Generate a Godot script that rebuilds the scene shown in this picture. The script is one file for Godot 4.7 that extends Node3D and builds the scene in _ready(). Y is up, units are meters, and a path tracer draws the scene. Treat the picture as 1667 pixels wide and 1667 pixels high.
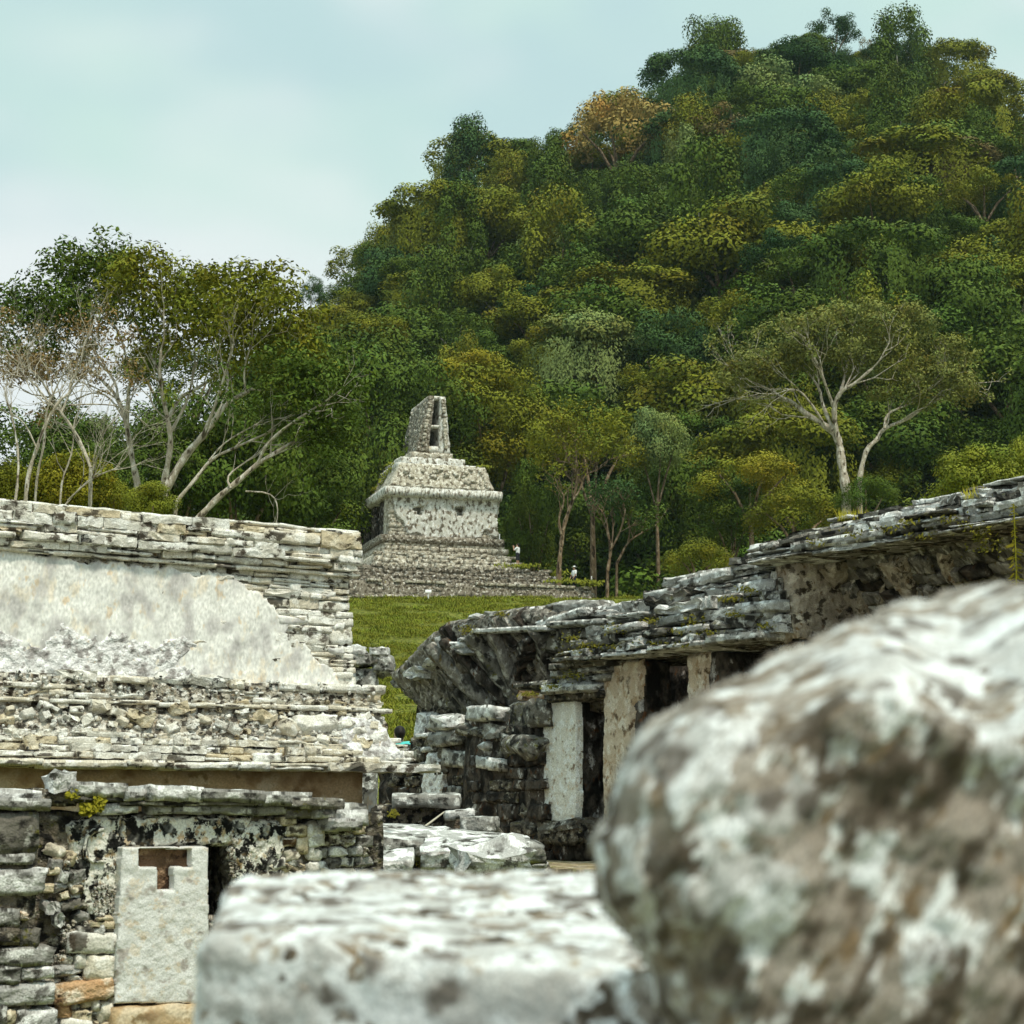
extends Node3D
# A ruined stone palace in the foreground, a temple on its stepped base behind, and a forested hill. Metres, y up.

const FOCAL := 3110.7        # focal length of the photograph in its own pixels (30 degrees over 1667)
const EYE := 2.2             # height of the eye above the patio
var eye := Vector3(0, EYE, 0)
var pitch := deg_to_rad(9.0)
var mats := {}
var rng := RandomNumberGenerator.new()
var wob := FastNoiseLite.new()
var stones := {}             # shared stone meshes by kind
var crowns := {}             # shared crown meshes by kind


func _ready() -> void:
	rng.seed = 7
	wob.seed = 11
	wob.frequency = 1.0
	wob.fractal_octaves = 3
	setup_camera()
	setup_sky()
	setup_materials()
	setup_stones()
	build_ground()
	build_house()
	build_window_wall()
	build_gallery()
	build_rubble()
	build_temple()
	build_near_rocks()
	build_forest()
	build_trees()
	build_people()
	build_plants()


# ---------------------------------------------------------------- camera, sky, sun

func setup_camera() -> void:
	var cam := Camera3D.new()
	cam.name = "camera"
	var lens := CameraAttributesPhysical.new()
	lens.frustum_focal_length = 44.785
	lens.frustum_focus_distance = 38.0
	lens.frustum_near = 0.1
	lens.frustum_far = 3000.0
	lens.exposure_aperture = 5.2
	cam.attributes = lens
	cam.fov = 30.0
	cam.near = 0.1
	cam.far = 3000.0
	cam.position = eye
	cam.rotation.x = pitch
	add_child(cam)
	cam.current = true


func setup_sky() -> void:
	var env := Environment.new()
	env.background_mode = Environment.BG_SKY
	var w := 1024
	var h := 512
	var im := Image.create(w, h, false, Image.FORMAT_RGBF)
	var cloud := FastNoiseLite.new()
	cloud.seed = 5
	cloud.frequency = 2.1
	cloud.fractal_octaves = 4
	var blue := Color8(187, 215, 217).srgb_to_linear()
	var teal := Color8(198, 226, 219).srgb_to_linear()
	var white := Color8(226, 234, 235).srgb_to_linear()
	for j in h:
		var e := PI * (0.5 - (j + 0.5) / h)
		for i in w:
			var a := TAU * ((i + 0.5) / w - 0.5)
			var d := Vector3(sin(a) * cos(e), sin(e), -cos(a) * cos(e))
			var n := cloud.get_noise_3d(d.x * 1.2 + 3.3, d.y * 2.6, d.z * 1.2)
			var m := cloud.get_noise_3d(d.x * 2.0 + 40.0, d.y * 3.0, d.z * 2.0)
			var t := smoothstep(11.0, 22.0, rad_to_deg(e) + n * 14.0)
			var c := white.lerp(blue.lerp(teal, clampf(0.5 + m * 1.6, 0, 1)), t)
			c = c.lerp(white, smoothstep(0.05, 0.5, n) * 0.75)
			c *= 1.0 + 0.8 * smoothstep(0.4, 1.0, d.y)      # an overcast sky is brighter overhead
			im.set_pixel(i, j, c * 0.70)
	var pano := PanoramaSkyMaterial.new()
	pano.panorama = ImageTexture.create_from_image(im)
	var sky := Sky.new()
	sky.sky_material = pano
	env.sky = sky
	env.tonemap_mode = Environment.TONE_MAPPER_LINEAR
	env.tonemap_exposure = 1.55
	env.sdfgi_enabled = true
	env.ssao_enabled = true
	env.ssil_enabled = true
	env.fog_enabled = true
	env.fog_light_color = Color8(196, 226, 224)
	env.fog_density = 0.00007
	var we := WorldEnvironment.new()
	we.name = "world_environment"
	we.environment = env
	add_child(we)
	var sun := DirectionalLight3D.new()
	sun.name = "sun"
	sun.light_energy = 0.6
	sun.light_color = Color(1.0, 0.96, 0.88)
	sun.light_angular_distance = 7.0
	sun.shadow_enabled = true
	sun.rotation = Vector3(deg_to_rad(-62), deg_to_rad(34), 0)
	add_child(sun)


# ---------------------------------------------------------------- measuring and naming

func ray(px: float, py: float) -> Vector3:   # direction of a pixel of the photograph, with z = -1
	var x := (px - 833.5) / FOCAL
	var y := (833.5 - py) / FOCAL
	var v := Vector3(x, y * cos(pitch) + sin(pitch), y * sin(pitch) - cos(pitch))
	return v / -v.z


func at(px: float, py: float, depth: float) -> Vector3:
	return eye + ray(px, py) * depth


func hit(t: Transform3D, px: float, py: float, z: float) -> Vector3:   # where a sight line meets the plane z of a frame, in that frame
	var inv := t.affine_inverse()
	var o := inv * eye
	var d := inv.basis * ray(px, py)
	return o + d * ((z - o.z) / d.z)


func frame(at_point: Vector3, turn_degrees: float, y := 0.0) -> Transform3D:
	return Transform3D(Basis(Vector3.UP, deg_to_rad(turn_degrees)), Vector3(at_point.x, y, at_point.z))


func tag(o: Node, label: String, category: String, group := "", kind := "") -> Node:
	if label: o.set_meta("label", label)
	if category: o.set_meta("category", category)
	if group: o.set_meta("group", group)
	if kind: o.set_meta("kind", kind)
	return o


func thing(called: String, label: String, category: String, t: Transform3D, group := "") -> Node3D:
	var o := Node3D.new()
	o.name = called
	o.transform = t
	add_child(o, true)
	tag(o, label, category, group)
	return o


func obj(called: String, mesh: Mesh, mat: Material, parent: Node = null, t := Transform3D()) -> MeshInstance3D:
	var o := MeshInstance3D.new()
	o.name = called
	o.mesh = mesh
	o.material_override = mat
	o.transform = t
	(parent if parent else self).add_child(o, true)
	return o


func rnd(a: float, b: float) -> float:
	return rng.randf_range(a, b)


func pick(list: Array):
	return list[rng.randi() % list.size()]


func rand_dir() -> Vector3:
	var z := rnd(-1, 1)
	var a := rnd(0, TAU)
	var r := sqrt(1 - z * z)
	return Vector3(r * cos(a), z, r * sin(a))


func vnoise(p: Vector3) -> Vector3:
	return Vector3(wob.get_noise_3dv(p), wob.get_noise_3dv(p + Vector3(31, 7, 3)), wob.get_noise_3dv(p + Vector3(-11, 53, 17)))


# ---------------------------------------------------------------- meshes

func make_mesh(v: PackedVector3Array, idx: PackedInt32Array, flat := false, col := PackedColorArray()) -> ArrayMesh:
	var arr := []
	arr.resize(Mesh.ARRAY_MAX)
	if flat:
		var fv := PackedVector3Array()
		var fn := PackedVector3Array()
		for i in range(0, idx.size(), 3):
			var a := v[idx[i]]
			var b := v[idx[i + 1]]
			var c := v[idx[i + 2]]
			var n := (c - a).cross(b - a).normalized()
			fv.append_array([a, b, c])
			fn.append_array([n, n, n])
		arr[Mesh.ARRAY_VERTEX] = fv
		arr[Mesh.ARRAY_NORMAL] = fn
	else:
		var nn := PackedVector3Array()
		nn.resize(v.size())
		for i in range(0, idx.size(), 3):
			var a := idx[i]
			var b := idx[i + 1]
			var c := idx[i + 2]
			var n := (v[c] - v[a]).cross(v[b] - v[a])
			nn[a] += n
			nn[b] += n
			nn[c] += n
		for i in nn.size():
			nn[i] = nn[i].normalized()
		arr[Mesh.ARRAY_VERTEX] = v
		arr[Mesh.ARRAY_NORMAL] = nn
		arr[Mesh.ARRAY_INDEX] = idx
		if col.size():
			arr[Mesh.ARRAY_COLOR] = col
	var m := ArrayMesh.new()
	m.add_surface_from_arrays(Mesh.PRIMITIVE_TRIANGLES, arr)
	return m


func rough_box(size: Vector3, n: Vector3i, r: float, amp: float, freq: float, sd: int, bend = null, flat := false, octaves := 1) -> ArrayMesh:
	# a box with rounded edges and an uneven surface; bend maps each point at the end
	var v := PackedVector3Array()
	var idx := PackedInt32Array()
	var seen := {}
	var half := size * 0.5
	var inner := (half - Vector3(r, r, r)).max(Vector3.ZERO)
	var off := Vector3(sd * 13.7, sd * 5.1, sd * -7.9)
	var dims := [n.x, n.y, n.z]
	for face in 6:
		var w := face / 2
		var ua := (w + 1) % 3
		var va := (w + 2) % 3
		var top := face % 2 == 1
		var grid := []
		for j in dims[va] + 1:
			var row := PackedInt32Array()
			for i in dims[ua] + 1:
				var k := [0, 0, 0]
				k[w] = dims[w] if top else 0
				k[ua] = i
				k[va] = j
				var key := Vector3i(k[0], k[1], k[2])
				if not seen.has(key):
					var p := Vector3(float(k[0]) / n.x - 0.5, float(k[1]) / n.y - 0.5, float(k[2]) / n.z - 0.5) * size
					var q := p.clamp(-inner, inner)
					var d := p - q
					if d.length() > 1e-6:
						p = q + d.normalized() * minf(d.length(), r)
					if amp > 0:
						var s := vnoise(p * freq + off) * amp
						if octaves > 1: s += vnoise(p * freq * 3.1 + off) * amp * 0.45
						if octaves > 2: s += vnoise(p * freq * 8.7 + off) * amp * 0.22
						p += s
					if bend != null:
						p = bend.call(p)
					seen[key] = v.size()
					v.append(p)
				row.append(seen[key])
			grid.append(row)
		for j in dims[va]:
			for i in dims[ua]:
				var a: int = grid[j][i]
				var b: int = grid[j][i + 1]
				var c: int = grid[j + 1][i + 1]
				var d: int = grid[j + 1][i]
				if top:
					idx.append_array([a, c, b, a, d, c])
				else:
					idx.append_array([a, b, c, a, c, d])
	return make_mesh(v, idx, flat)


func poly_distance(p: Vector2, poly: PackedVector2Array) -> float:   # positive inside
	var best := 1e9
	var n := poly.size()
	for i in n:
		best = minf(best, p.distance_squared_to(Geometry2D.get_closest_point_to_segment(p, poly[i], poly[(i + 1) % n])))
	var d := sqrt(best)
	return d if Geometry2D.is_point_in_polygon(p, poly) else -d


func plate(poly: PackedVector2Array, cell: float, thick: float, edge: float, amp: float, freq: float, sd: int, ragged := 0.03, holes := [], sink := 0.04) -> ArrayMesh:
	# a skin of plaster in the plane z = 0 of its parent: thickness thick, ragged edges that dip behind the plane
	var lo := poly[0]
	var hi := poly[0]
	for p in poly:
		lo = lo.min(p)
		hi = hi.max(p)
	lo -= Vector2(cell, cell)
	var nx := int(ceil((hi.x - lo.x) / cell)) + 2
	var ny := int(ceil((hi.y - lo.y) / cell)) + 2
	var v := PackedVector3Array()
	var ins := PackedFloat32Array()
	var off := Vector3(sd * 3.7, sd * 9.1, sd * 1.3)
	for j in ny:
		for i in nx:
			var p := lo + Vector2(i, j) * cell
			var d := poly_distance(p, poly)
			for h in holes:
				d = minf(d, -poly_distance(p, h))
			var p3 := Vector3(p.x, p.y, 0)
			if ragged > 0: d += (wob.get_noise_3dv(p3 * 3.0 + off) + 0.6 * wob.get_noise_3dv(p3 * 9.0 + off)) * ragged
			ins.append(d)
			var z := -sink
			if d > 0:
				z = thick * smoothstep(0.0, edge, d) + amp * wob.get_noise_3dv(p3 * freq + off) + 0.4 * amp * wob.get_noise_3dv(p3 * freq * 3.7 + off)
			v.append(Vector3(p.x, p.y, z))
	var idx := PackedInt32Array()
	for j in ny - 1:
		for i in nx - 1:
			var a := j * nx + i
			if ins[a] > 0 or ins[a + 1] > 0 or ins[a + nx] > 0 or ins[a + nx + 1] > 0:
				idx.append_array([a, a + nx + 1, a + 1, a, a + nx, a + nx + 1])
	return make_mesh(v, idx)


func px_poly(t: Transform3D, z: float, pts: Array) -> PackedVector2Array:
	var out := PackedVector2Array()
	for i in range(0, pts.size(), 2):
		var h := hit(t, pts[i], pts[i + 1], z)
		out.append(Vector2(h.x, h.y))
	return out


class Tubes:   # tapered tubes along polylines, all in one mesh
	var v := PackedVector3Array()
	var idx := PackedInt32Array()
	func add(pts: Array, r0: float, r1: float, sides := 7) -> void:
		var first := v.size()
		var side := Vector3.ZERO
		for k in pts.size():
			var p: Vector3 = pts[k]
			var d: Vector3 = (pts[mini(k + 1, pts.size() - 1)] - pts[maxi(k - 1, 0)]).normalized()
			if side == Vector3.ZERO:
				side = d.cross(Vector3(0.31, 0.2, 0.93)).normalized()
			side = (side - d * side.dot(d)).normalized()
			var up := d.cross(side)
			var r := lerpf(r0, r1, float(k) / maxf(1, pts.size() - 1))
			r *= 1.0 + 0.16 * sin(k * 2.3 + first)
			for s in sides:
				var a := TAU * s / sides
				v.append(p + (side * cos(a) + up * sin(a)) * r)
		for k in pts.size() - 1:
			for s in sides:
				var a := first + k * sides + s
				var b := first + k * sides + (s + 1) % sides
				idx.append_array([a, b + sides, b, a, a + sides, b + sides])
		var end := first + (pts.size() - 1) * sides
		for s in range(1, sides - 1):
			idx.append_array([end, end + s + 1, end + s])


class Leaves:  # many small leaf-shaped faces, all in one mesh
	var v := PackedVector3Array()
	var n := PackedVector3Array()
	var c := PackedColorArray()
	var idx := PackedInt32Array()
	var scale := 1.0
	var more := 1.0
	func leaf(p: Vector3, nb: Vector3, out: Vector3, along: Vector3, l: float, w: float, col: Color) -> void:
		var t := (along - nb * along.dot(nb)).normalized()
		var b := nb.cross(t)
		var k := v.size()
		v.append_array([p - t * l * 0.5, p + b * w * 0.5 + t * l * 0.08, p + t * l * 0.5, p - b * w * 0.5 + t * l * 0.08])
		var m := (nb * 0.22 + out * 0.78).normalized()
		if m.dot(nb) < 0.05: m = nb
		n.append_array([m, m, m, m])
		c.append_array([col, col, col, col])
		idx.append_array([k, k + 1, k + 2, k, k + 2, k + 3])
	func mesh() -> ArrayMesh:
		var arr := []
		arr.resize(Mesh.ARRAY_MAX)
		arr[Mesh.ARRAY_VERTEX] = v
		arr[Mesh.ARRAY_NORMAL] = n
		arr[Mesh.ARRAY_COLOR] = c
		arr[Mesh.ARRAY_INDEX] = idx
		var m := ArrayMesh.new()
		m.add_surface_from_arrays(Mesh.PRIMITIVE_TRIANGLES, arr)
		return m


func tuft(lv: Leaves, centre: Vector3, r: Vector3, count: int, l: float, w: float, tone: float, up_bias := 0.35, droop := 0.0) -> void:
	# leaves over the outside of one small mass of foliage
	var warm := rnd(0.82, 1.3)
	for i in int(count * lv.more):
		var d := rand_dir()
		d.y += up_bias
		d = d.normalized()
		var k := rnd(0.55, 1.1)
		var p := centre + d * r * k
		var nb := (d + rand_dir() * 0.7 + Vector3(0, 0.4, 0)).normalized()
		var along := rand_dir() + Vector3(0, -droop, 0) + d * 0.4
		var f := tone * rnd(0.9, 1.12)
		lv.leaf(p, nb, d, along, l * lv.scale * rnd(0.7, 1.25), w * lv.scale * rnd(0.7, 1.2), Color(f * warm * rnd(0.92, 1.1), f, f * rnd(0.85, 1.1) / warm))


# ---------------------------------------------------------------- materials

func noise_bytes(sd: int, freq: float, octaves: int, size: int, kind := FastNoiseLite.TYPE_SIMPLEX_SMOOTH) -> PackedByteArray:
	var f := FastNoiseLite.new()
	f.seed = sd
	f.noise_type = kind
	f.frequency = freq
	f.fractal_octaves = octaves
	f.fractal_gain = 0.55
	var im := f.get_seamless_image(size, size, false, false, 0.15, true)
	im.convert(Image.FORMAT_L8)
	return im.get_data()


func stone_image(sd: int, size: int, a: Color, b: Color, white: Color, w_at: float, w_soft: float, dark: Color, d_at: float, d_soft: float, moss := Color(0, 0, 0), m_at := 2.0, patch := 0.012, grain := 0.35, cracks := 0.0) -> ImageTexture:
	# a mottled mineral surface: two ground tones, pale lime or lichen patches, dark growth, and sometimes moss
	var n1 := noise_bytes(sd, patch * 0.8, 4, size)
	var n2 := noise_bytes(sd + 1, patch, 5, size)
	var n3 := noise_bytes(sd + 2, patch * 0.9, 6, size)
	var n4 := noise_bytes(sd + 3, 0.16, 3, size)
	var n5 := noise_bytes(sd + 4, patch * 1.3, 4, size)
	var n6 := n4
	if cracks > 0:      # the edges of warped cells: a net of fine cracks
		var f6 := FastNoiseLite.new()
		f6.seed = sd + 5
		f6.noise_type = FastNoiseLite.TYPE_CELLULAR
		f6.cellular_return_type = FastNoiseLite.RETURN_DISTANCE2_SUB
		f6.frequency = patch * 0.9
		f6.domain_warp_enabled = true
		f6.domain_warp_amplitude = 40.0
		f6.domain_warp_frequency = patch * 1.6
		var im6 := f6.get_seamless_image(size, size, false, false, 0.15, true)
		im6.convert(Image.FORMAT_L8)
		n6 = im6.get_data()
	var out := PackedByteArray()
	out.resize(size * size * 3)
	for i in size * size:
		var g := n4[i] / 255.0 - 0.5
		var c := a.lerp(b, n1[i] / 255.0)
		c = c.lerp(white, smoothstep(w_at - w_soft, w_at + w_soft, n2[i] / 255.0 + g * 0.16))
		if m_at < 1.5:
			c = c.lerp(moss, 0.85 * smoothstep(m_at - 0.05, m_at + 0.05, n5[i] / 255.0 + g * 0.2))
		c = c.lerp(dark, smoothstep(d_at - d_soft, d_at + d_soft, n3[i] / 255.0 + g * 0.22))
		if cracks > 0: c = c.lerp(dark, 0.75 * (1.0 - smoothstep(cracks * 0.3, cracks, n6[i] / 255.0 + absf(g) * 0.06 + maxf(0.0, n1[i] / 255.0 - 0.5) * 0.3)))
		var f := 1.0 + grain * g
		out[i * 3] = clampi(int(c.r * f * 255.0), 0, 255)
		out[i * 3 + 1] = clampi(int(c.g * f * 255.0), 0, 255)
		out[i * 3 + 2] = clampi(int(c.b * f * 255.0), 0, 255)
	return ImageTexture.create_from_image(Image.create_from_data(size, size, false, Image.FORMAT_RGB8, out))


func grey_image(sd: int, freq: float, octaves: int, size: int, kind := FastNoiseLite.TYPE_SIMPLEX_SMOOTH) -> ImageTexture:
	return ImageTexture.create_from_image(Image.create_from_data(size, size, false, Image.FORMAT_L8, noise_bytes(sd, freq, octaves, size, kind)))


func mineral(called: String, tex: Texture2D, tile: Vector3, bump: Texture2D, bump_cm: float, tint := Color.WHITE, rough := 0.92) -> StandardMaterial3D:
	var m := StandardMaterial3D.new()
	m.resource_name = called
	m.albedo_texture = tex
	m.albedo_color = tint
	m.uv1_triplanar = true
	m.uv1_world_triplanar = true
	m.uv1_triplanar_sharpness = 5.0
	m.uv1_scale = tile
	m.roughness = rough
	m.metallic_specular = 0.3
	if bump:
		m.heightmap_enabled = true
		m.heightmap_texture = bump
		m.heightmap_scale = bump_cm
	mats[called] = m
	return m


func leafy(called: String, linear: Color, shine := 0.2) -> void:
	var m := StandardMaterial3D.new()
	m.resource_name = called
	m.albedo_color = linear.linear_to_srgb()
	m.vertex_color_use_as_albedo = true
	m.roughness = 0.7
	m.metallic_specular = shine
	m.backlight_enabled = true
	m.backlight = Color(0.12, 0.14, 0.06)
	m.cull_mode = BaseMaterial3D.CULL_DISABLED
	mats[called] = m


func plain(called: String, linear: Color, rough := 0.8) -> void:
	var m := StandardMaterial3D.new()
	m.resource_name = called
	m.albedo_color = linear.linear_to_srgb()
	m.roughness = rough
	m.metallic_specular = 0.3
	mats[called] = m


func setup_materials() -> void:
	var bump_a := grey_image(301, 0.03, 6, 512)
	var bump_b := grey_image(302, 0.012, 6, 512)
	var black := Color8(26, 26, 24)
	# pale limestone of the restored house, three mixes
	var lime1 := stone_image(10, 512, Color8(196, 192, 180), Color8(218, 215, 204), Color8(232, 231, 225), 0.56, 0.12, Color8(70, 62, 52), 0.70, 0.07)
	var lime2 := stone_image(20, 512, Color8(188, 180, 161), Color8(212, 204, 186), Color8(228, 225, 215), 0.58, 0.10, Color8(56, 50, 42), 0.68, 0.07)
	var lime3 := stone_image(30, 512, Color8(168, 164, 154), Color8(206, 202, 192), Color8(232, 232, 226), 0.55, 0.10, Color8(34, 32, 30), 0.68, 0.07)
	var t3 := Vector3(0.55, 0.55, 0.55)
	mineral("lime_cream", lime2, t3, bump_a, 1.6)
	mineral("lime_white", lime1, t3, bump_a, 1.6)
	mineral("lime_grey", lime3, t3, bump_a, 2.0)
	mineral("lime_tan", lime2, t3 * 1.3, bump_a, 1.6, Color8(244, 236, 220))
	# plaster of the house: white with lilac-grey weathering and rusty patches
	mineral("house_plaster", stone_image(40, 512, Color8(222, 221, 214), Color8(236, 236, 231), Color8(224, 214, 196), 0.70, 0.12, Color8(188, 185, 182), 0.68, 0.14, Color8(208, 188, 160), 0.76, 0.018, 0.34, 0.04), Vector3(0.36, 0.17, 0.36), bump_b, 4.0)
	mineral("plaster_stained", stone_image(45, 512, Color8(198, 196, 194), Color8(228, 228, 226), Color8(240, 240, 238), 0.56, 0.08, Color8(142, 137, 134), 0.62, 0.09, Color8(186, 164, 138), 0.80, 0.022, 0.4, 0.05), Vector3(0.5, 0.5, 0.5), bump_a, 4.0)
	mineral("rubble_mortar", stone_image(50, 512, Color8(150, 142, 126), Color8(200, 194, 180), Color8(226, 224, 216), 0.58, 0.10, Color8(44, 38, 32), 0.60, 0.08, Color8(120, 96, 64), 0.76, 0.02, 0.5), Vector3(0.8, 0.8, 0.8), bump_a, 5.0)
	mineral("brown_wall", stone_image(55, 512, Color8(178, 152, 116), Color8(200, 176, 142), Color8(208, 192, 166), 0.66, 0.15, Color8(140, 112, 80), 0.68, 0.16, Color8(124, 100, 68), 0.76, 0.012, 0.3), Vector3(0.4, 0.4, 0.4), bump_a, 1.0)
	# weathered grey stone of the gallery and the front wall
	var grey1 := stone_image(60, 512, Color8(118, 116, 110), Color8(152, 150, 145), Color8(206, 206, 201), 0.62, 0.09, Color8(52, 50, 46), 0.66, 0.09)
	var grey2 := stone_image(70, 512, Color8(92, 88, 81), Color8(126, 121, 112), Color8(186, 184, 176), 0.66, 0.08, Color8(38, 36, 33), 0.60, 0.10, Color8(92, 88, 32), 0.76)
	var grey3 := stone_image(80, 512, Color8(150, 148, 144), Color8(182, 181, 177), Color8(224, 224, 221), 0.56, 0.10, Color8(70, 67, 62), 0.71, 0.08)
	mineral("grey_slab", grey1, t3 * 1.2, bump_a, 2.2)
	mineral("dark_slab", grey2, t3 * 1.2, bump_a, 2.4)
	mineral("pale_slab", grey3, t3 * 1.2, bump_a, 2.2)
	mineral("orange_stone", stone_image(85, 256, Color8(176, 132, 92), Color8(206, 176, 140), Color8(228, 214, 194), 0.6, 0.1, Color8(70, 50, 34), 0.66, 0.08), t3 * 1.6, bump_a, 2.0)
	mineral("black_core", stone_image(90, 512, Color8(84, 77, 67), Color8(122, 113, 99), Color8(176, 170, 158), 0.68, 0.08, Color8(30, 28, 26), 0.53, 0.08, Color8(84, 80, 38), 0.74, 0.02, 0.6), Vector3(0.7, 0.7, 0.7), bump_a, 5.0)
	# vault underside: dark with long drips (the tile is stretched downwards)
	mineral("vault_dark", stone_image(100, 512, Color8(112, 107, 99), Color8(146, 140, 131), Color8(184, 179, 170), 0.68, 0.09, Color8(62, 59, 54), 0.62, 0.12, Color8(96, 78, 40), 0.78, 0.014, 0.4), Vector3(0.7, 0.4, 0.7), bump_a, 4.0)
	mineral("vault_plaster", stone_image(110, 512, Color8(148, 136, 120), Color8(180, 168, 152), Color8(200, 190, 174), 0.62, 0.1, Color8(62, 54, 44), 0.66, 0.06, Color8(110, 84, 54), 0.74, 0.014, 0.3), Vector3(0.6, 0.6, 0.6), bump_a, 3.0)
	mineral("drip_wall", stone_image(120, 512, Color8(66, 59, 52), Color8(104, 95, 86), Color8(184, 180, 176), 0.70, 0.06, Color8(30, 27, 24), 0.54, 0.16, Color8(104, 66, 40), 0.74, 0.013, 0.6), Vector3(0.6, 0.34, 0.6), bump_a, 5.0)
	mineral("pier_plaster", stone_image(130, 512, Color8(212, 206, 192), Color8(230, 228, 220), Color8(236, 236, 232), 0.58, 0.1, Color8(120, 100, 80), 0.80, 0.05, Color8(196, 170, 140), 0.78, 0.022, 0.4), Vector3(0.55, 0.4, 0.55), bump_a, 2.6)
	mineral("pier_tan", stone_image(135, 512, Color8(192, 172, 148), Color8(214, 198, 176), Color8(226, 216, 200), 0.62, 0.1, Color8(96, 78, 60), 0.76, 0.08, Color8(164, 134, 102), 0.74, 0.016, 0.3), Vector3(0.7, 0.45, 0.7), bump_a, 2.6)
	# front wall plasters
	mineral("panel_plaster", stone_image(140, 512, Color8(206, 206, 202), Color8(224, 224, 222), Color8(208, 198, 182), 0.68, 0.12, Color8(160, 152, 146), 0.76, 0.10, Color8(196, 180, 158), 0.80, 0.014, 0.3, 0.03), Vector3(0.8, 0.8, 0.8), bump_b, 1.4)
	mineral("blotched_plaster", stone_image(150, 512, Color8(214, 212, 200), Color8(232, 230, 222), Color8(190, 168, 136), 0.70, 0.08, Color8(22, 21, 19), 0.52, 0.03, Color8(160, 132, 94), 0.74, 0.02, 0.35), Vector3(0.8, 0.6, 0.8), bump_a, 3.0)
	mineral("niche_brown", stone_image(160, 256, Color8(92, 70, 54), Color8(126, 98, 76), Color8(160, 132, 106), 0.68, 0.1, Color8(44, 30, 22), 0.58, 0.1), Vector3(1.6, 1.6, 1.6), bump_a, 2.0)
	# rocks by the camera
	mineral("rock_grey", stone_image(170, 1024, Color8(128, 117, 104), Color8(160, 153, 144), Color8(218, 220, 219), 0.58, 0.08, Color8(80, 71, 60), 0.62, 0.10, Color8(112, 92, 66), 0.70, 0.011, 0.6), Vector3(1.7, 1.2, 1.7), bump_b, 1.6)
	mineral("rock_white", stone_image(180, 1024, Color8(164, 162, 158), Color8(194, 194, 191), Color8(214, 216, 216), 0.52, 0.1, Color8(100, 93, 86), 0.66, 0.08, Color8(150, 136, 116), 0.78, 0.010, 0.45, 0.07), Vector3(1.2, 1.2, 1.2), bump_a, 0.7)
	mats.boulder_grey = mats.rock_grey.duplicate()
	mats.boulder_grey.resource_name = "boulder_grey"
	mats.boulder_grey.uv1_world_triplanar = false
	mats.boulder_grey.uv1_scale = Vector3(1.9, 0.85, 1.9)
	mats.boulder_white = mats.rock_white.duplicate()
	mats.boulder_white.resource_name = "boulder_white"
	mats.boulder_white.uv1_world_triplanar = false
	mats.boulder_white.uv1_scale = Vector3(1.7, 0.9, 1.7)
	# temple
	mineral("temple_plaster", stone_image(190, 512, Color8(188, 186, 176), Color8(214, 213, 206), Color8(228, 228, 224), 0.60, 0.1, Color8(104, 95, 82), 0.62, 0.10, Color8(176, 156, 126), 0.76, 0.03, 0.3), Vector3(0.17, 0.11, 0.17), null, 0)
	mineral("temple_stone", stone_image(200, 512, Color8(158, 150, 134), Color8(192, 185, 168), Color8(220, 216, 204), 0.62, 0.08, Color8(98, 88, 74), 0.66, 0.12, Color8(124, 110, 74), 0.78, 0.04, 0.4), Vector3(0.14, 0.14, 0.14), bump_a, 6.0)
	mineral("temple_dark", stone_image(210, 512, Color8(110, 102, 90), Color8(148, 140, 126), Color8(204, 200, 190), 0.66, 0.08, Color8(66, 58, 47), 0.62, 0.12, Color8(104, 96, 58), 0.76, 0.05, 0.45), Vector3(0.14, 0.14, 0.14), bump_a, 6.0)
	# ground
	mineral("grass", stone_image(220, 512, Color8(96, 104, 30), Color8(124, 130, 42), Color8(156, 148, 72), 0.66, 0.1, Color8(70, 80, 24), 0.60, 0.14, Color8(150, 132, 84), 0.70, 0.03, 0.7), Vector3(0.18, 0.18, 0.18), bump_a, 20.0, Color.WHITE, 0.95)
	mineral("forest_floor", stone_image(230, 256, Color8(34, 44, 26), Color8(52, 60, 34), Color8(70, 72, 40), 0.7, 0.1, Color8(20, 24, 16), 0.6, 0.1), Vector3(0.1, 0.1, 0.1), null, 0, Color.WHITE, 0.95)
	mineral("paving", stone_image(240, 512, Color8(140, 122, 96), Color8(170, 152, 124), Color8(192, 180, 156), 0.64, 0.1, Color8(74, 64, 46), 0.66, 0.08, Color8(96, 98, 34), 0.66), Vector3(0.5, 0.5, 0.5), bump_a, 2.0)
	mineral("bark_pale", stone_image(250, 256, Color8(150, 140, 122), Color8(186, 176, 158), Color8(206, 200, 186), 0.6, 0.1, Color8(84, 74, 60), 0.68, 0.08), Vector3(1.2, 0.5, 1.2), bump_a, 2.0)
	mineral("bark_brown", stone_image(260, 256, Color8(104, 86, 66), Color8(136, 116, 92), Color8(160, 144, 122), 0.66, 0.1, Color8(54, 42, 30), 0.62, 0.1), Vector3(1.0, 0.4, 1.0), null, 0)
	# foliage, linear reflectances
	leafy("leaf_deep", Color(0.034, 0.076, 0.018))
	leafy("leaf_mid", Color(0.088, 0.134, 0.018))
	leafy("leaf_olive", Color(0.185, 0.196, 0.018))
	leafy("leaf_yellow", Color(0.270, 0.245, 0.020))
	leafy("leaf_blue", Color(0.062, 0.118, 0.034))
	leafy("leaf_sage", Color(0.200, 0.215, 0.055))
	leafy("leaf_pale", Color(0.210, 0.260, 0.080))
	leafy("leaf_gold", Color(0.380, 0.275, 0.085))
	leafy("leaf_rust", Color(0.230, 0.160, 0.065))
	leafy("leaf_brown", Color(0.180, 0.140, 0.052))
	leafy("leaf_lime", Color(0.210, 0.230, 0.025))
	leafy("moss", Color(0.150, 0.135, 0.018), 0.1)
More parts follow.
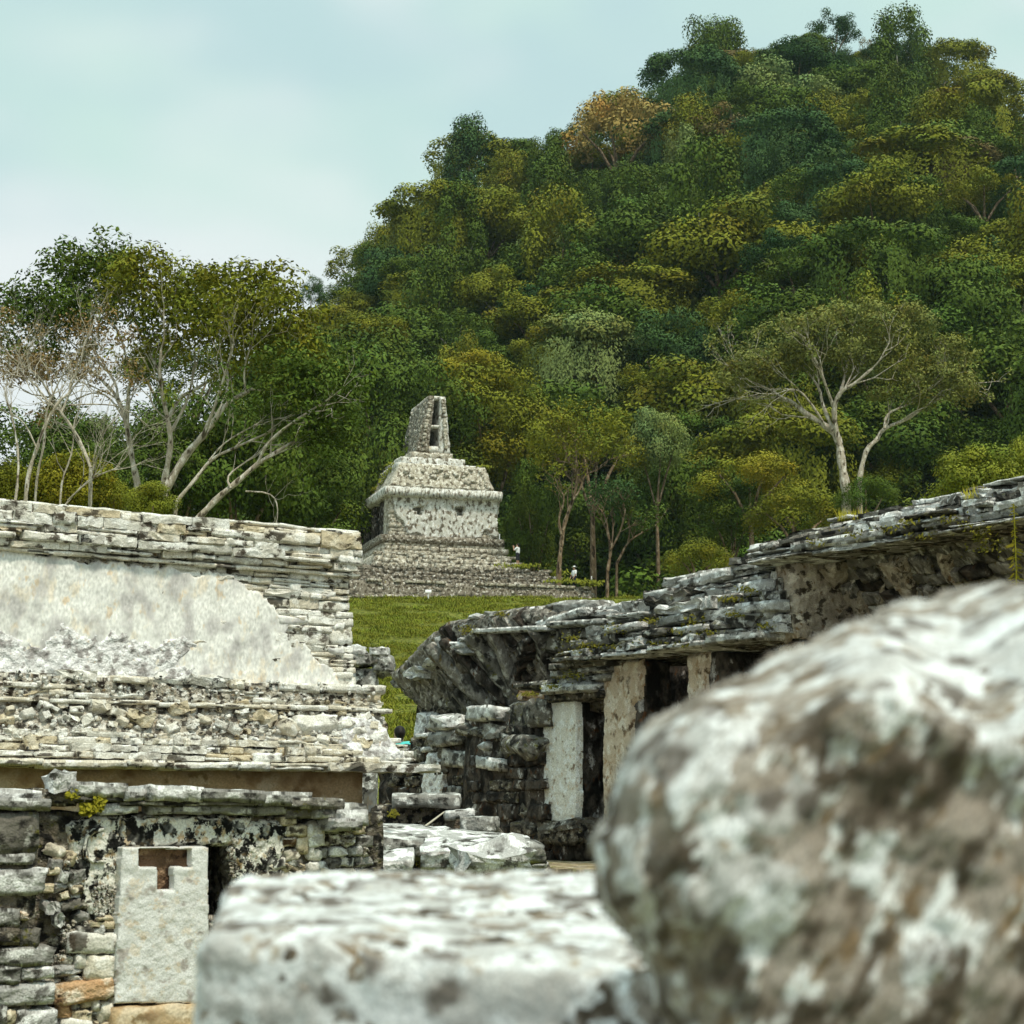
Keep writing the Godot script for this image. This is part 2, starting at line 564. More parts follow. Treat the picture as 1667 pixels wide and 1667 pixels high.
	leafy("blade", Color(0.175, 0.195, 0.024), 0.1)
	plain("skin", Color(0.42, 0.25, 0.17), 0.6)
	plain("hair", Color(0.012, 0.009, 0.008), 0.5)
	plain("white_cloth", Color(0.78, 0.80, 0.80), 0.9)
	plain("dark_cloth", Color(0.03, 0.03, 0.04), 0.9)
	plain("teal_cloth", Color(0.10, 0.60, 0.58), 0.8)
	plain("white_paint", Color(0.75, 0.76, 0.74), 0.6)
	plain("straw", Color(0.50, 0.46, 0.36), 0.8)


func setup_stones() -> void:
	# unit stones: made at their usual proportions, then brought to one metre a side so that a scale gives their size
	var kinds := {"slab": [Vector3(0.5, 0.1, 0.35), Vector3i(7, 3, 5), 0.012, 0.017, 6.0], "block": [Vector3(0.4, 0.2, 0.3), Vector3i(6, 4, 4), 0.022, 0.026, 5.0], "lump": [Vector3(0.3, 0.22, 0.25), Vector3i(4, 4, 4), 0.07, 0.06, 4.5], "shard": [Vector3(0.4, 0.16, 0.3), Vector3i(4, 3, 3), 0.02, 0.07, 4.0], "flag": [Vector3(0.5, 0.09, 0.35), Vector3i(7, 2, 4), 0.008, 0.022, 5.0], "ashlar": [Vector3(0.45, 0.3, 0.35), Vector3i(3, 2, 2), 0.04, 0.03, 3.0]}
	for k in kinds:
		var d: Array = kinds[k]
		var s: Vector3 = d[0]
		stones[k] = []
		for i in 7:
			stones[k].append(rough_box(s, d[1], d[2], d[3], d[4], i * 3 + k.length() * 17, func(p: Vector3) -> Vector3: return p / s, k == "shard" or k == "flag", 2))


func stone(parent: Node, kind: String, centre: Vector3, size: Vector3, mat: String, turn := Vector3.ZERO, called := "stone") -> MeshInstance3D:
	var b := Basis.from_euler(turn) * Basis.from_scale(size)
	if rng.randf() < 0.5: b = b * Basis(Vector3.UP, PI)
	return obj(called, pick(stones[kind]), mats[mat], parent, Transform3D(b, centre))


func course(parent: Node, s0: float, s1: float, y0: float, high: float, z: float, lens: Vector2, deep: float, kinds: Array, choice: Array, z_jit := 0.02, gap := 0.008, called := "stone") -> void:
	# one course of stones from s0 to s1 with its face near z
	var s := s0
	while s < s1 - 0.03:
		var l := minf(rnd(lens.x, lens.y), s1 - s)
		if s1 - s - l < 0.08: l = s1 - s
		var h := high * rnd(0.8, 1.08)
		if l > 0.16 and rng.randf() < 0.16:      # two thin stones in the height of one
			var m := h * rnd(0.4, 0.6)
			var cut := l * rnd(0.75, 1.0)
			stone(parent, "slab", Vector3(s + cut * 0.5, y0 + m * 0.5, z - deep * 0.5 + rnd(-z_jit, z_jit)), Vector3(cut - gap, m, deep), pick(choice), Vector3(rnd(-0.04, 0.04), rnd(-0.04, 0.04), rnd(-0.03, 0.03)), called)
			stone(parent, "slab", Vector3(s + l - cut * 0.5, y0 + m + (h - m) * 0.5, z - deep * 0.5 + rnd(-z_jit, z_jit)), Vector3(cut - gap, h - m, deep), pick(choice), Vector3(rnd(-0.04, 0.04), rnd(-0.04, 0.04), rnd(-0.03, 0.03)), called)
			s += l
			continue
		if rng.randf() < 0.1: h *= 1.5
		stone(parent, pick(kinds), Vector3(s + l * 0.5, y0 + h * 0.5 + rnd(-0.006, 0.006), z - deep * 0.5 + rnd(-z_jit, z_jit)), Vector3(l - gap, h, deep), pick(choice), Vector3(rnd(-0.04, 0.04), rnd(-0.04, 0.04), rnd(-0.025, 0.025)), called)
		s += l


func px_stone(parent: Node, t: Transform3D, x0: float, y0: float, x1: float, y1: float, z: float, deep: float, mat: String, kind := "block", turn := Vector3.ZERO, called := "stone") -> MeshInstance3D:
	# a stone whose face in the plane z of the frame covers that rectangle of the photograph
	var xm := (x0 + x1) * 0.5
	var ym := (y0 + y1) * 0.5
	var a := hit(t, x0, ym, z)
	var b := hit(t, x1, ym, z)
	var c := hit(t, xm, y0, z)
	var d := hit(t, xm, y1, z)
	return stone(parent, kind, Vector3((a.x + b.x) * 0.5, (c.y + d.y) * 0.5, z - deep * 0.5), Vector3((b.x - a.x) * 1.04, (c.y - d.y) * 1.05, deep), mat, turn, called)


func fill_courses(parent: Node, poly: PackedVector2Array, angle: float, z: float, high: float, lens: Vector2, deep: float, kinds: Array, choice: Array, z_jit := 0.03, tilt := 0.05, called := "stone", skip := 0.0) -> void:
	# courses of stones, turned by angle, over a polygon of the plane z
	var c := Vector2.ZERO
	for p in poly: c += p / poly.size()
	var r := 0.0
	for p in poly: r = maxf(r, p.distance_to(c))
	var b := 0
	var y := -r
	while y < r:
		var h := high * rnd(0.75, 1.25)
		var s := -r + rnd(0, lens.x)
		while s < r:
			var l := rnd(lens.x, lens.y)
			var p := c + Vector2(s + l * 0.5, y + h * 0.5).rotated(angle)
			if rng.randf() >= skip and poly_distance(p, poly) > -0.02:
				stone(parent, pick(kinds), Vector3(p.x, p.y, z - deep * 0.5 + rnd(-z_jit, z_jit)), Vector3(l * 0.97, h * 0.96, deep), pick(choice), Vector3(rnd(-tilt, tilt), rnd(-tilt, tilt), angle + rnd(-tilt, tilt)), called)
			s += l
		y += h


# ---------------------------------------------------------------- the ground

const HILL := Vector2(57, -345)

func ground_height(x: float, z: float) -> float:
	var d := -z
	var h := 2.6 * smoothstep(31.0, 46.0, d) + 2.6 * smoothstep(46.0, 74.0, d) + 11.2 * clampf((d - 73.0) / 53.0, 0, 1)
	h += 2.0 * smoothstep(140.0, 175.0, d)
	# the wooded hill
	var r := Vector2(x - HILL.x, (z - HILL.y) * (0.88 if z > HILL.y else 1.0)).length()
	var lump := wob.get_noise_3d(x * 0.012, 0.0, z * 0.012) * 12.0
	var top := 137.6 - 0.75 * (sqrt(r * r + 300.0) - 17.0) + lump * smoothstep(10.0, 60.0, r)
	top -= 2.8 * maxf(0.0, -25.0 - x) + 1.7 * maxf(0.0, x - 78.0) + 9.0 * exp(-Vector2(x + 2.0, z + 325.0).length_squared() / 380.0)
	if top > h - 12.0:
		var k := clampf((top - h + 12.0) / 24.0, 0, 1)
		h = lerpf(h, maxf(top, h), k)
	# distant lower ground to the left keeps the forest going
	return h


func build_ground() -> void:
	var v := PackedVector3Array()
	var lines := []
	var z := 14.0
	while z > -700.0:
		lines.append(z)
		z -= 1.2 if z > -140.0 else 6.0
	var cols := []
	var x := -420.0
	while x <= 420.0:
		cols.append(x)
		x += 1.5 if absf(x + 0.5) < 42.0 else 9.0
	for zz in lines:
		for xx in cols:
			var h := ground_height(xx, zz)
			if zz < -45.0 and zz > -150.0: h += 0.16 * wob.get_noise_3d(xx * 0.3, 1, zz * 0.3)
			v.append(Vector3(xx, h, zz))
	var idx := PackedInt32Array()
	var far := PackedInt32Array()
	var n := cols.size()
	for j in lines.size() - 1:
		for i in n - 1:
			var a := j * n + i
			var q := [a, a + n + 1, a + 1, a, a + n, a + n + 1]
			if lines[j] < -146.0: far.append_array(q)
			else: idx.append_array(q)
	tag(obj("ground", make_mesh(v, idx), mats.grass), "", "", "", "structure")
	tag(obj("hill", make_mesh(v, far), mats.forest_floor), "", "", "", "structure")
	# grass blades on the slope below the temple
	var lv := Leaves.new()
	for i in 26:
		var b := Vector3(rnd(-0.22, 0.22), 0, rnd(-0.22, 0.22))
		var lean := Vector3(rnd(-0.6, 0.6), 1, rnd(-0.6, 0.6)).normalized()
		var l := rnd(0.09, 0.2)
		lv.leaf(b + lean * l * 0.45, Vector3(rnd(-1, 1), 0.4, rnd(-1, 1)).normalized(), Vector3.UP, lean, l, 0.022, Color(1, 1, 1) * rnd(0.75, 1.25))
	var spots := []
	for i in 17000:
		var d := rnd(66, 128)
		var xx := rnd(-0.125, 0.075) * d
		if wob.get_noise_3d(xx * 0.22, 3.0, d * 0.22) > 0.24: continue      # bare, trodden patches
		spots.append(Vector3(xx, ground_height(xx, -d) + 0.0, -d))
	scatter("grass_blades", lv.mesh(), mats.blade, spots, 0.6, 1.6, 0.4)


func scatter(called: String, mesh: Mesh, mat: Material, spots: Array, lo: float, hi: float, tone: float, tilt := 0.15) -> void:
	var mm := MultiMesh.new()
	mm.transform_format = MultiMesh.TRANSFORM_3D
	mm.use_colors = true
	mm.mesh = mesh
	mm.instance_count = spots.size()
	for i in spots.size():
		var b := Basis.from_euler(Vector3(rnd(-tilt, tilt), rnd(0, TAU), rnd(-tilt, tilt))).scaled(Vector3.ONE * rnd(lo, hi))
		mm.set_instance_transform(i, Transform3D(b, spots[i]))
		var f := rnd(1.0 - tone, 1.0 + tone)
		mm.set_instance_color(i, Color(f * rnd(0.85, 1.2), f, f * rnd(0.85, 1.1)))
	var o := MultiMeshInstance3D.new()
	o.name = called
	o.multimesh = mm
	o.material_override = mat
	add_child(o, true)
	tag(o, "", "", "", "stuff")


# ---------------------------------------------------------------- the pale restored house on the left

func build_house() -> void:
	var t := frame(at(0, 1326, 20), 33)
	var house := thing("palace_house", "long pale limestone house with plastered upper wall and sloping rubble frieze", "building", t)
	var e := EYE
	var end := 4.0
	var whites := ["lime_white", "lime_white", "lime_cream", "lime_white", "lime_grey", "lime_cream", "lime_tan"]
	# core of the roof and cornice
	var core := obj("cornice", rough_box(Vector3(end + 3.1, 0.43, 3.2), Vector3i(30, 3, 10), 0.04, 0.03, 2.0, 1), mats.rubble_mortar, house, Transform3D(Basis(), Vector3((end - 3.0 + 0.06) * 0.5, e + 3.02, -1.53)))
	var inv := Transform3D(Basis(), -core.position)
	var hold := Node3D.new()
	var y := e + 2.79
	var highs := [0.075, 0.10, 0.085, 0.11, 0.085]
	for k in 5:
		var jut: float = [0.13, 0.19, 0.175, 0.18, 0.165][k]
		var first := house.get_child_count()
		course(house, -2.6, end + jut - 0.06 + rnd(-0.02, 0.02), y, highs[k] + 0.006, jut, Vector2(0.22, 0.72), 0.34, ["slab", "flag", "flag", "block"], whites, 0.022, 0.007, "cornice_stone")
		y += highs[k]
	hold.free()
	# cap: a worn mortar top
	obj("cornice_cap", rough_box(Vector3(end + 2.7, 0.05, 1.2), Vector3i(60, 2, 8), 0.02, 0.025, 2.5, 4), mats.lime_white, house, Transform3D(Basis(), Vector3((end - 2.55) * 0.5 + 0.02, e + 3.255, -0.46)))
	# the moulded lip under the cornice
	obj("cornice_lip", rough_box(Vector3(end + 2.75, 0.055, 0.34), Vector3i(60, 2, 4), 0.02, 0.02, 2.5, 6), mats.lime_cream, house, Transform3D(Basis.from_euler(Vector3(0.16, 0, 0)), Vector3((end - 2.6) * 0.5 + 0.06, e + 2.775, -0.06)))
	# upper wall, battered: its foot stands 0.1 m proud of its head
	var tilt := Basis(Vector3.RIGHT, -atan(0.1 / 1.34))
	var wall := obj("upper_wall", rough_box(Vector3(end + 2.5, 1.4, 0.5), Vector3i(50, 12, 3), 0.03, 0.03, 2.0, 8), mats.rubble_mortar, house, Transform3D(tilt, Vector3((end - 2.6) * 0.5 - 0.02, e + 2.12, -0.225)))
	var wt := t * Transform3D(tilt, Vector3(0, e + 1.44, 0.1))
	var face := Node3D.new()
	face.name = "wall_face"
	face.transform = Transform3D(tilt, Vector3(0, e + 1.44, 0.1))
	house.add_child(face, true)
	y = 0.0
	while y < 1.33:
		var h := rnd(0.07, 0.125)
		var stop := end + 0.1 * (1 - y / 1.34) + rnd(-0.02, 0.025)
		course(face, 1.5 + y * 0.2, stop, y, minf(h, 1.36 - y), 0.02, Vector2(0.12, 0.5), 0.22, ["slab", "flag", "block", "shard"], ["lime_cream", "lime_white", "lime_cream", "lime_white", "lime_white"], 0.016, 0.004, "wall_stone")
		y += h
	var skin := px_poly(wt, 0.05, [-420, 840, 0, 892, 200, 915, 385, 936, 404, 956, 430, 968, 452, 984, 470, 1012, 466, 1030, 492, 1042, 512, 1068, 534, 1082, 562, 1108, 562, 1128, 0, 1106, -420, 1100])
	obj("plaster_coat", plate(skin, 0.016, 0.042, 0.03, 0.016, 1.6, 3, 0.085), mats.house_plaster, face)
	# the weathered, crumbling band along the foot of the coat
	obj("weathered_coat", plate(px_poly(wt, 0.06, [-420, 990, -100, 1010, 0, 1020, 60, 1040, 100, 1012, 150, 1030, 200, 1016, 240, 1040, 300, 1030, 330, 1050, 300, 1075, 350, 1085, 380, 1100, 300, 1112, 0, 1104, -420, 1100]), 0.022, 0.056, 0.10, 0.03, 4.0, 4, 0.13), mats.plaster_stained, face)
	for q in [[520, 960, 548, 962, 546, 978, 524, 976], [500, 930, 530, 932, 534, 944, 506, 944], [540, 1010, 562, 1012, 562, 1030, 544, 1026], [470, 950, 492, 952, 490, 966, 472, 962], [530, 1050, 560, 1052, 562, 1066, 534, 1064]]:
		obj("plaster_patch", plate(px_poly(wt, 0.03, q), 0.014, 0.04, 0.03, 0.008, 3.0, int(q[0]), 0.05), mats.house_plaster, face)
	# a stray patch of plaster left on the bare masonry
	obj("plaster_patch", plate(px_poly(wt, 0.03, [447, 1000, 500, 1000, 508, 1016, 470, 1022, 450, 1016]), 0.02, 0.05, 0.04, 0.008, 3.0, 5, 0.02), mats.house_plaster, face)
	# ledge at the foot of the wall
	obj("ledge_core", rough_box(Vector3(end + 2.9, 0.36, 0.9), Vector3i(50, 4, 5), 0.04, 0.04, 2.5, 9), mats.rubble_mortar, house, Transform3D(Basis(), Vector3((end - 2.5) * 0.5 + 0.05, e + 1.27, -0.13)))
	course(house, -2.6, 3.0, e + 1.385, 0.075, 0.32, Vector2(0.10, 0.5), 0.3, ["slab", "block", "shard"], ["lime_white", "lime_cream", "lime_grey"], 0.05, 0.02, "ledge_stone")
	course(house, 3.0, end + 0.36, e + 1.36, 0.105, 0.35, Vector2(0.40, 0.55), 0.42, ["slab"], ["lime_white"], 0.01, 0.01, "ledge_stone")
	course(house, -2.6, end + 0.3, e + 1.285, 0.07, 0.31, Vector2(0.14, 0.6), 0.3, ["slab", "block"], whites, 0.04, 0.01, "ledge_stone")
	course(house, -2.6, end + 0.3, e + 1.215, 0.07, 0.33, Vector2(0.10, 0.42), 0.3, ["slab", "lump", "shard"], whites, 0.04, 0.012, "ledge_stone")
	course(house, -2.6, end + 0.42, e + 1.15, 0.055, 0.41, Vector2(0.3, 0.8), 0.34, ["slab"], ["lime_white", "lime_cream"], 0.015, 0.006, "moulding_stone")
	# the sloping frieze
	var y0 := e + 0.56
	var y1 := e + 1.17
	var lean := func(p: Vector3) -> Vector3: return p + Vector3(0, 0, -(p.y) * 0.56)
	obj("frieze_core", rough_box(Vector3(end + 3.1, 0.64, 0.9), Vector3i(80, 10, 6), 0.05, 0.05, 3.0, 12, lean, false, 2), mats.rubble_mortar, house, Transform3D(Basis(), Vector3((end - 2.4) * 0.5 + 0.02, (y0 + y1) * 0.5, 0.02)))
	var zs := func(yy: float) -> float: return lerpf(0.66, 0.34, (yy - y0) / (y1 - y0))
	# its lower part is laid in thin courses
	y = y0 + 0.01
	for k in 4:
		var h := rnd(0.055, 0.085)
		course(house, -2.6, 3.15 if k < 3 else 1.9, y, h, zs.call(y) + 0.03, Vector2(0.12, 0.5), 0.26, ["slab", "flag", "flag", "block"], whites, 0.035, 0.012, "frieze_stone")
		course(house, 3.2, end + zs.call(y) - 0.06, y, h, zs.call(y) + 0.01, Vector2(0.2, 0.5), 0.26, ["slab", "block"], ["lime_white", "lime_cream"], 0.02, 0.012, "frieze_stone")
		y += h
	# its upper part is broken rubble
	var tries := 0
	var done := []
	while done.size() < 190 and tries < 6000:
		tries += 1
		var s := rnd(-2.5, end + 0.25)
		var yy := rnd(y0 + 0.18, y1 - 0.02)
		var big := pow(rng.randf(), 2.2)
		var r := lerpf(0.025, 0.12, big)
		var ok := true
		for q in done:
			if Vector2(q.x - s, (q.y - yy) * 1.5).length() < (q.z + r) * 0.92:
				ok = false
				break
		if not ok: continue
		done.append(Vector3(s, yy, r))
		stone(house, pick(["lump", "shard", "block", "shard"]), Vector3(s, yy, zs.call(yy) - r * 0.15), Vector3(r * 2.3, r * rnd(1.0, 1.6), r * 2.0), pick(whites), Vector3(rnd(-0.7, 0.3), rnd(-0.5, 0.5), rnd(-0.5, 0.5)), "rubble_stone")
	# pale plates of old plaster that still cling to the slope near the end
	var slope := Node3D.new()
	slope.name = "frieze_plaster"
	slope.transform = Transform3D(Basis(Vector3.RIGHT, -atan(0.32 / 0.61)), Vector3(0, y0, 0.66))
	house.add_child(slope, true)
	var st := t * slope.transform
	obj("plaster_patch", plate(px_poly(st, 0.04, [560, 1165, 600, 1160, 622, 1172, 650, 1215, 668, 1236, 590, 1236, 560, 1215, 548, 1190]), 0.022, 0.05, 0.06, 0.03, 5.0, 21, 0.05), mats.plaster_stained, slope)
	obj("plaster_patch", plate(px_poly(st, 0.04, [478, 1162, 552, 1160, 556, 1184, 500, 1192, 476, 1180]), 0.02, 0.07, 0.04, 0.012, 5.0, 22, 0.02), mats.lime_white, slope)
	# small chips between the stones
	var bits := SurfaceTool.new()
	bits.begin(Mesh.PRIMITIVE_TRIANGLES)
	for i in 520:
		var s := rnd(-2.5, end + 0.3)
		var yy := rnd(y0 + 0.05, y1 + 0.3)
		var z: float = zs.call(minf(yy, y1)) - 0.0
		var r := rnd(0.012, 0.04)
		bits.append_from(pick(stones.lump), 0, Transform3D(Basis.from_euler(Vector3(rnd(0, 6), rnd(0, 6), 0)) * Basis.from_scale(Vector3(r * 1.5, r, r * 1.2)), Vector3(s, yy, z)))
	tag(obj("rubble_chips", bits.commit(), mats.lime_grey, house), "", "", "", "stuff")
	# eave: a row of thin slabs, then the wall below
	course(house, -2.6, end + 0.84, e + 0.475, 0.095, 0.80, Vector2(0.35, 0.95), 0.7, ["slab", "flag"], ["lime_white", "lime_white", "lime_cream"], 0.018, 0.004, "eave_slab")
	obj("eave_core", rough_box(Vector3(end + 3.1, 0.1, 1.0), Vector3i(30, 2, 4), 0.02, 0.01, 2.0, 14), mats.brown_wall, house, Transform3D(Basis(), Vector3((end - 2.4) * 0.5 - 0.05, e + 0.545, 0.1)))
	obj("lower_wall", rough_box(Vector3(end + 2.9, e + 0.5, 0.6), Vector3i(40, 14, 3), 0.03, 0.02, 1.5, 15), mats.brown_wall, house, Transform3D(Basis(), Vector3((end - 2.4) * 0.5 - 0.05, (e + 0.5) * 0.5, -0.16)))
	var jt := t
	obj("white_jamb", plate(px_poly(jt, 0.15, [597, 1292, 612, 1284, 613, 1350, 590, 1350]), 0.012, 0.03, 0.02, 0.005, 6.0, 23, 0.01), mats.house_plaster, house, Transform3D(Basis(), Vector3(0, 0, 0.15)))
	# the mass of the house behind its front
	obj("house_body", rough_box(Vector3(end + 2.7, e + 3.1, 3.0), Vector3i(12, 12, 8), 0.05, 0.03, 1.0, 16), mats.lime_grey, house, Transform3D(Basis(), Vector3((end - 2.6) * 0.5 - 0.1, (e + 3.1) * 0.5, -1.9)))


# ---------------------------------------------------------------- the dark front wall with the T-shaped window

func build_window_wall() -> void:
	var t := frame(at(0, 1326, 13.6), 33)
	var w := thing("window_wall", "low dark stained wall with white panel pierced by a T-shaped window", "wall", t)
	var e := EYE
	# the core, with a real slot right of the panel
	var sl := hit(t, 341, 1430, 0).x
	var sr := hit(t, 375, 1430, 0).x
	var st := hit(t, 358, 1377, 0).y
	var sb := hit(t, 358, 1490, 0).y
	for q in [[-1.2, sl, 0.0, e + 0.02], [sr, 3.1, 0.0, e + 0.02], [sl - 0.04, sr + 0.04, st, e + 0.01], [sl - 0.04, sr + 0.04, 0.0, sb]]:
		var size := Vector3(q[1] - q[0], q[3] - q[2], 0.5)
		obj("wall_core", rough_box(size, Vector3i(maxi(3, int(size.x / 0.07)), maxi(2, int(size.y / 0.07)), 4), 0.03, 0.03, 3.0, 31 + int(q[1] * 10), null, false, 2), mats.black_core, w, Transform3D(Basis(), Vector3((q[0] + q[1]) * 0.5, (q[2] + q[3]) * 0.5, -0.27)))
	obj("slot_back", rough_box(Vector3(0.5, 0.8, 0.1), Vector3i(5, 8, 2), 0.02, 0.02, 3.0, 39), mats.black_core, w, Transform3D(Basis(), Vector3((sl + sr) * 0.5, (st + sb) * 0.5, -0.55)))
	# blotched plaster left of, above and right of the panel
	obj("plaster_coat", plate(px_poly(t, 0.02, [112, 1342, 150, 1332, 200, 1330, 198, 1385, 193, 1440, 190, 1500, 150, 1500, 128, 1450, 118, 1400]), 0.012, 0.03, 0.02, 0.012, 6.0, 41, 0.03), mats.blotched_plaster, w)
	obj("plaster_coat", plate(px_poly(t, 0.02, [196, 1328, 300, 1328, 410, 1332, 400, 1372, 340, 1378, 196, 1378]), 0.012, 0.03, 0.02, 0.012, 6.0, 42, 0.03), mats.blotched_plaster, w)
	obj("plaster_patch", plate(px_poly(t, 0.03, [408, 1338, 460, 1336, 462, 1360, 450, 1385, 455, 1402, 425, 1415, 412, 1375]), 0.012, 0.04, 0.03, 0.01, 6.0, 43, 0.02), mats.blotched_plaster, w)
	# rubble of the bare wall: left of the panel, and right of the dark slot
	fill_courses(w, px_poly(t, 0.06, [78, 1390, 120, 1392, 132, 1440, 150, 1500, 190, 1506, 188, 1720, 84, 1720, 92, 1500]), 0.0, 0.05, 0.075, Vector2(0.05, 0.17), 0.14, ["lump", "lump", "block", "shard"], ["rubble_mortar", "grey_slab", "dark_slab", "lime_tan", "lime_cream", "pale_slab"], 0.025, 0.3, "rubble_stone", 0.12)
	fill_courses(w, px_poly(t, 0.06, [462, 1340, 600, 1345, 610, 1470, 420, 1470, 440, 1405, 462, 1400]), 0.0, 0.05, 0.085, Vector2(0.06, 0.18), 0.14, ["block", "lump", "block"], ["rubble_mortar", "grey_slab", "dark_slab", "lime_tan", "lime_grey"], 0.025, 0.16, "rubble_stone", 0.1)
	obj("plaster_coat", plate(px_poly(t, 0.02, [376, 1340, 420, 1338, 466, 1340, 464, 1400, 440, 1440, 440, 1480, 376, 1480, 380, 1420]), 0.012, 0.05, 0.04, 0.014, 6.0, 48, 0.04), mats.blotched_plaster, w)
	# a rolled stucco border at the upper left of the panel
	var roll := Tubes.new()
	var path := []
	for q in [[168, 1350], [152, 1353], [141, 1364], [138, 1380], [139, 1396], [150, 1402], [172, 1402]]:
		path.append(hit(t, q[0], q[1], 0.05))
	roll.add(path, 0.018, 0.014, 8)
	obj("stucco_border", make_mesh(roll.v, roll.idx), mats.blotched_plaster, w)
	# the white panel with its T
	var pz := 0.10
	var hole := px_poly(t, pz, [226, 1382, 311, 1382, 311, 1411, 281, 1411, 281, 1448, 257, 1448, 257, 1410, 226, 1410])
	var panel := obj("white_panel", plate(px_poly(t, pz, [198, 1379, 340, 1379, 339, 1460, 341, 1634, 186, 1634, 190, 1500, 195, 1420]), 0.0075, 0.010, 0.02, 0.008, 5.0, 44, 0.007, [hole], 0.13), mats.panel_plaster, w, Transform3D(Basis(), Vector3(0, 0, pz)))
	var a := hit(t, 222, 1378, 0)
	var b := hit(t, 315, 1452, 0)
	obj("window_niche", rough_box(Vector3(b.x - a.x, a.y - b.y, 0.06), Vector3i(10, 8, 2), 0.01, 0.012, 8.0, 45), mats.niche_brown, w, Transform3D(Basis(), Vector3((a.x + b.x) * 0.5, (a.y + b.y) * 0.5, 0.0)))
	obj("panel_foot", rough_box(Vector3(0.78, 0.5, 0.16), Vector3i(12, 8, 3), 0.02, 0.02, 6.0, 46), mats.brown_wall, w, Transform3D(Basis(), hit(t, 265, 1634, 0.12) + Vector3(0, -0.255, -0.06)))
	# dark recess right of the panel, then the pebbled jamb
	var pebbles := SurfaceTool.new()
	pebbles.begin(Mesh.PRIMITIVE_TRIANGLES)
	for i in 620:
		var q := hit(t, rnd(374, 420), rnd(1352, 1470), 0.03)
		if i > 300: q = hit(t, rnd(150, 192), rnd(1440, 1510), 0.03)
		if i > 450: q = hit(t, rnd(92, 160), rnd(1500, 1600), 0.02)
		var r := rnd(0.008, 0.022)
		pebbles.append_from(pick(stones.lump), 0, Transform3D(Basis.from_euler(Vector3(rnd(0, 6), rnd(0, 6), 0)) * Basis.from_scale(Vector3(r * 1.8, r * 1.2, r * 1.3)), q))
	tag(obj("pebble_fill", pebbles.commit(), mats.rubble_mortar, w), "", "", "", "stuff")
	# stones of the face: x0, y0, x1, y1, how far proud, material, shape
	var set1 := [
		[115, 1519, 190, 1551, 0.09, "lime_white", "slab"], [124, 1553, 144, 1577, 0.07, "lime_white", "lump"], [143, 1556, 187, 1596, 0.09, "lime_cream", "block"], [88, 1572, 134, 1590, 0.08, "pale_slab", "lump"],
		[90, 1597, 184, 1632, 0.10, "orange_stone", "block"], [112, 1588, 132, 1598, 0.07, "lime_white", "lump"], [162, 1632, 186, 1668, 0.08, "lime_cream", "lump"], [120, 1645, 150, 1665, 0.07, "lime_tan", "block"], [92, 1634, 122, 1660, 0.05, "orange_stone", "lump"],
		[150, 1500, 188, 1512, 0.06, "lime_tan", "slab"], [160, 1490, 188, 1501, 0.06, "lime_tan", "lump"], [150, 1624, 166, 1648, 0.07, "lime_cream", "lump"], [100, 1660, 150, 1690, 0.08, "lime_white", "block"], [150, 1666, 186, 1700, 0.08, "lime_tan", "block"],
		[468, 1342, 500, 1362, 0.06, "lime_tan", "block"], [462, 1364, 482, 1378, 0.06, "orange_stone", "block"], [483, 1362, 502, 1390, 0.05, "lime_tan", "block"], [503, 1340, 530, 1372, 0.06, "lime_cream", "lump"], [505, 1374, 526, 1400, 0.05, "lime_white", "lump"], [466, 1382, 492, 1402, 0.06, "lime_cream", "lump"], [430, 1404, 460, 1424, 0.05, "lime_cream", "lump"], [462, 1404, 500, 1424, 0.05, "lime_tan", "lump"], [503, 1402, 540, 1430, 0.05, "lime_grey", "lump"],
		[90, 1385, 126, 1412, 0.05, "lime_tan", "lump"], [80, 1412, 100, 1424, 0.05, "lime_tan", "slab"], [166, 1307, 224, 1325, 0.10, "pale_slab", "slab"], [248, 1310, 282, 1325, 0.09, "pale_slab", "slab"], [285, 1311, 345, 1325, 0.10, "grey_slab", "slab"], [345, 1310, 404, 1325, 0.10, "grey_slab", "slab"], [405, 1312, 465, 1327, 0.10, "grey_slab", "slab"], [467, 1315, 530, 1332, 0.10, "dark_slab", "slab"],
	]
	for q in set1:
		px_stone(w, t, q[0], q[1], q[2], q[3], q[4], 0.2, q[5], q[6], Vector3(0, 0, rnd(-0.08, 0.08)))
	# coping slabs along the top
	var cop := [
		[-60, 1283, 66, 1306, 0.16, "pale_slab"], [120, 1274, 206, 1298, 0.16, "grey_slab"], [202, 1285, 266, 1304, 0.15, "pale_slab"], [244, 1280, 332, 1306, 0.2, "pale_slab"], [328, 1285, 432, 1305, 0.2, "grey_slab"], [425, 1290, 508, 1312, 0.2, "grey_slab"], [478, 1300, 560, 1318, 0.22, "dark_slab"], [520, 1308, 598, 1334, 0.2, "grey_slab"], [552, 1318, 600, 1345, 0.25, "pale_slab"], [545, 1332, 592, 1352, 0.28, "pale_slab"],
		[-60, 1299, 82, 1319, 0.26, "grey_slab"], [122, 1297, 200, 1306, 0.14, "dark_slab"], [200, 1303, 300, 1312, 0.13, "dark_slab"], [300, 1304, 430, 1313, 0.15, "dark_slab"],
	]
	for q in cop:
		px_stone(w, t, q[0], q[1], q[2], q[3], q[4], 0.5, q[5], "slab", Vector3(rnd(-0.03, 0.03), rnd(-0.05, 0.05), rnd(-0.03, 0.01)), "coping_slab")
	px_stone(w, t, 84, 1259, 123, 1286, 0.12, 0.16, "pale_slab", "shard", Vector3(0, 0.2, 0.12), "loose_stone")
	px_stone(w, t, 66, 1284, 126, 1312, 0.06, 0.3, "black_core", "block", Vector3.ZERO)
	# the pier at the left edge: large grey blocks standing forward
	var pz2 := 0.24
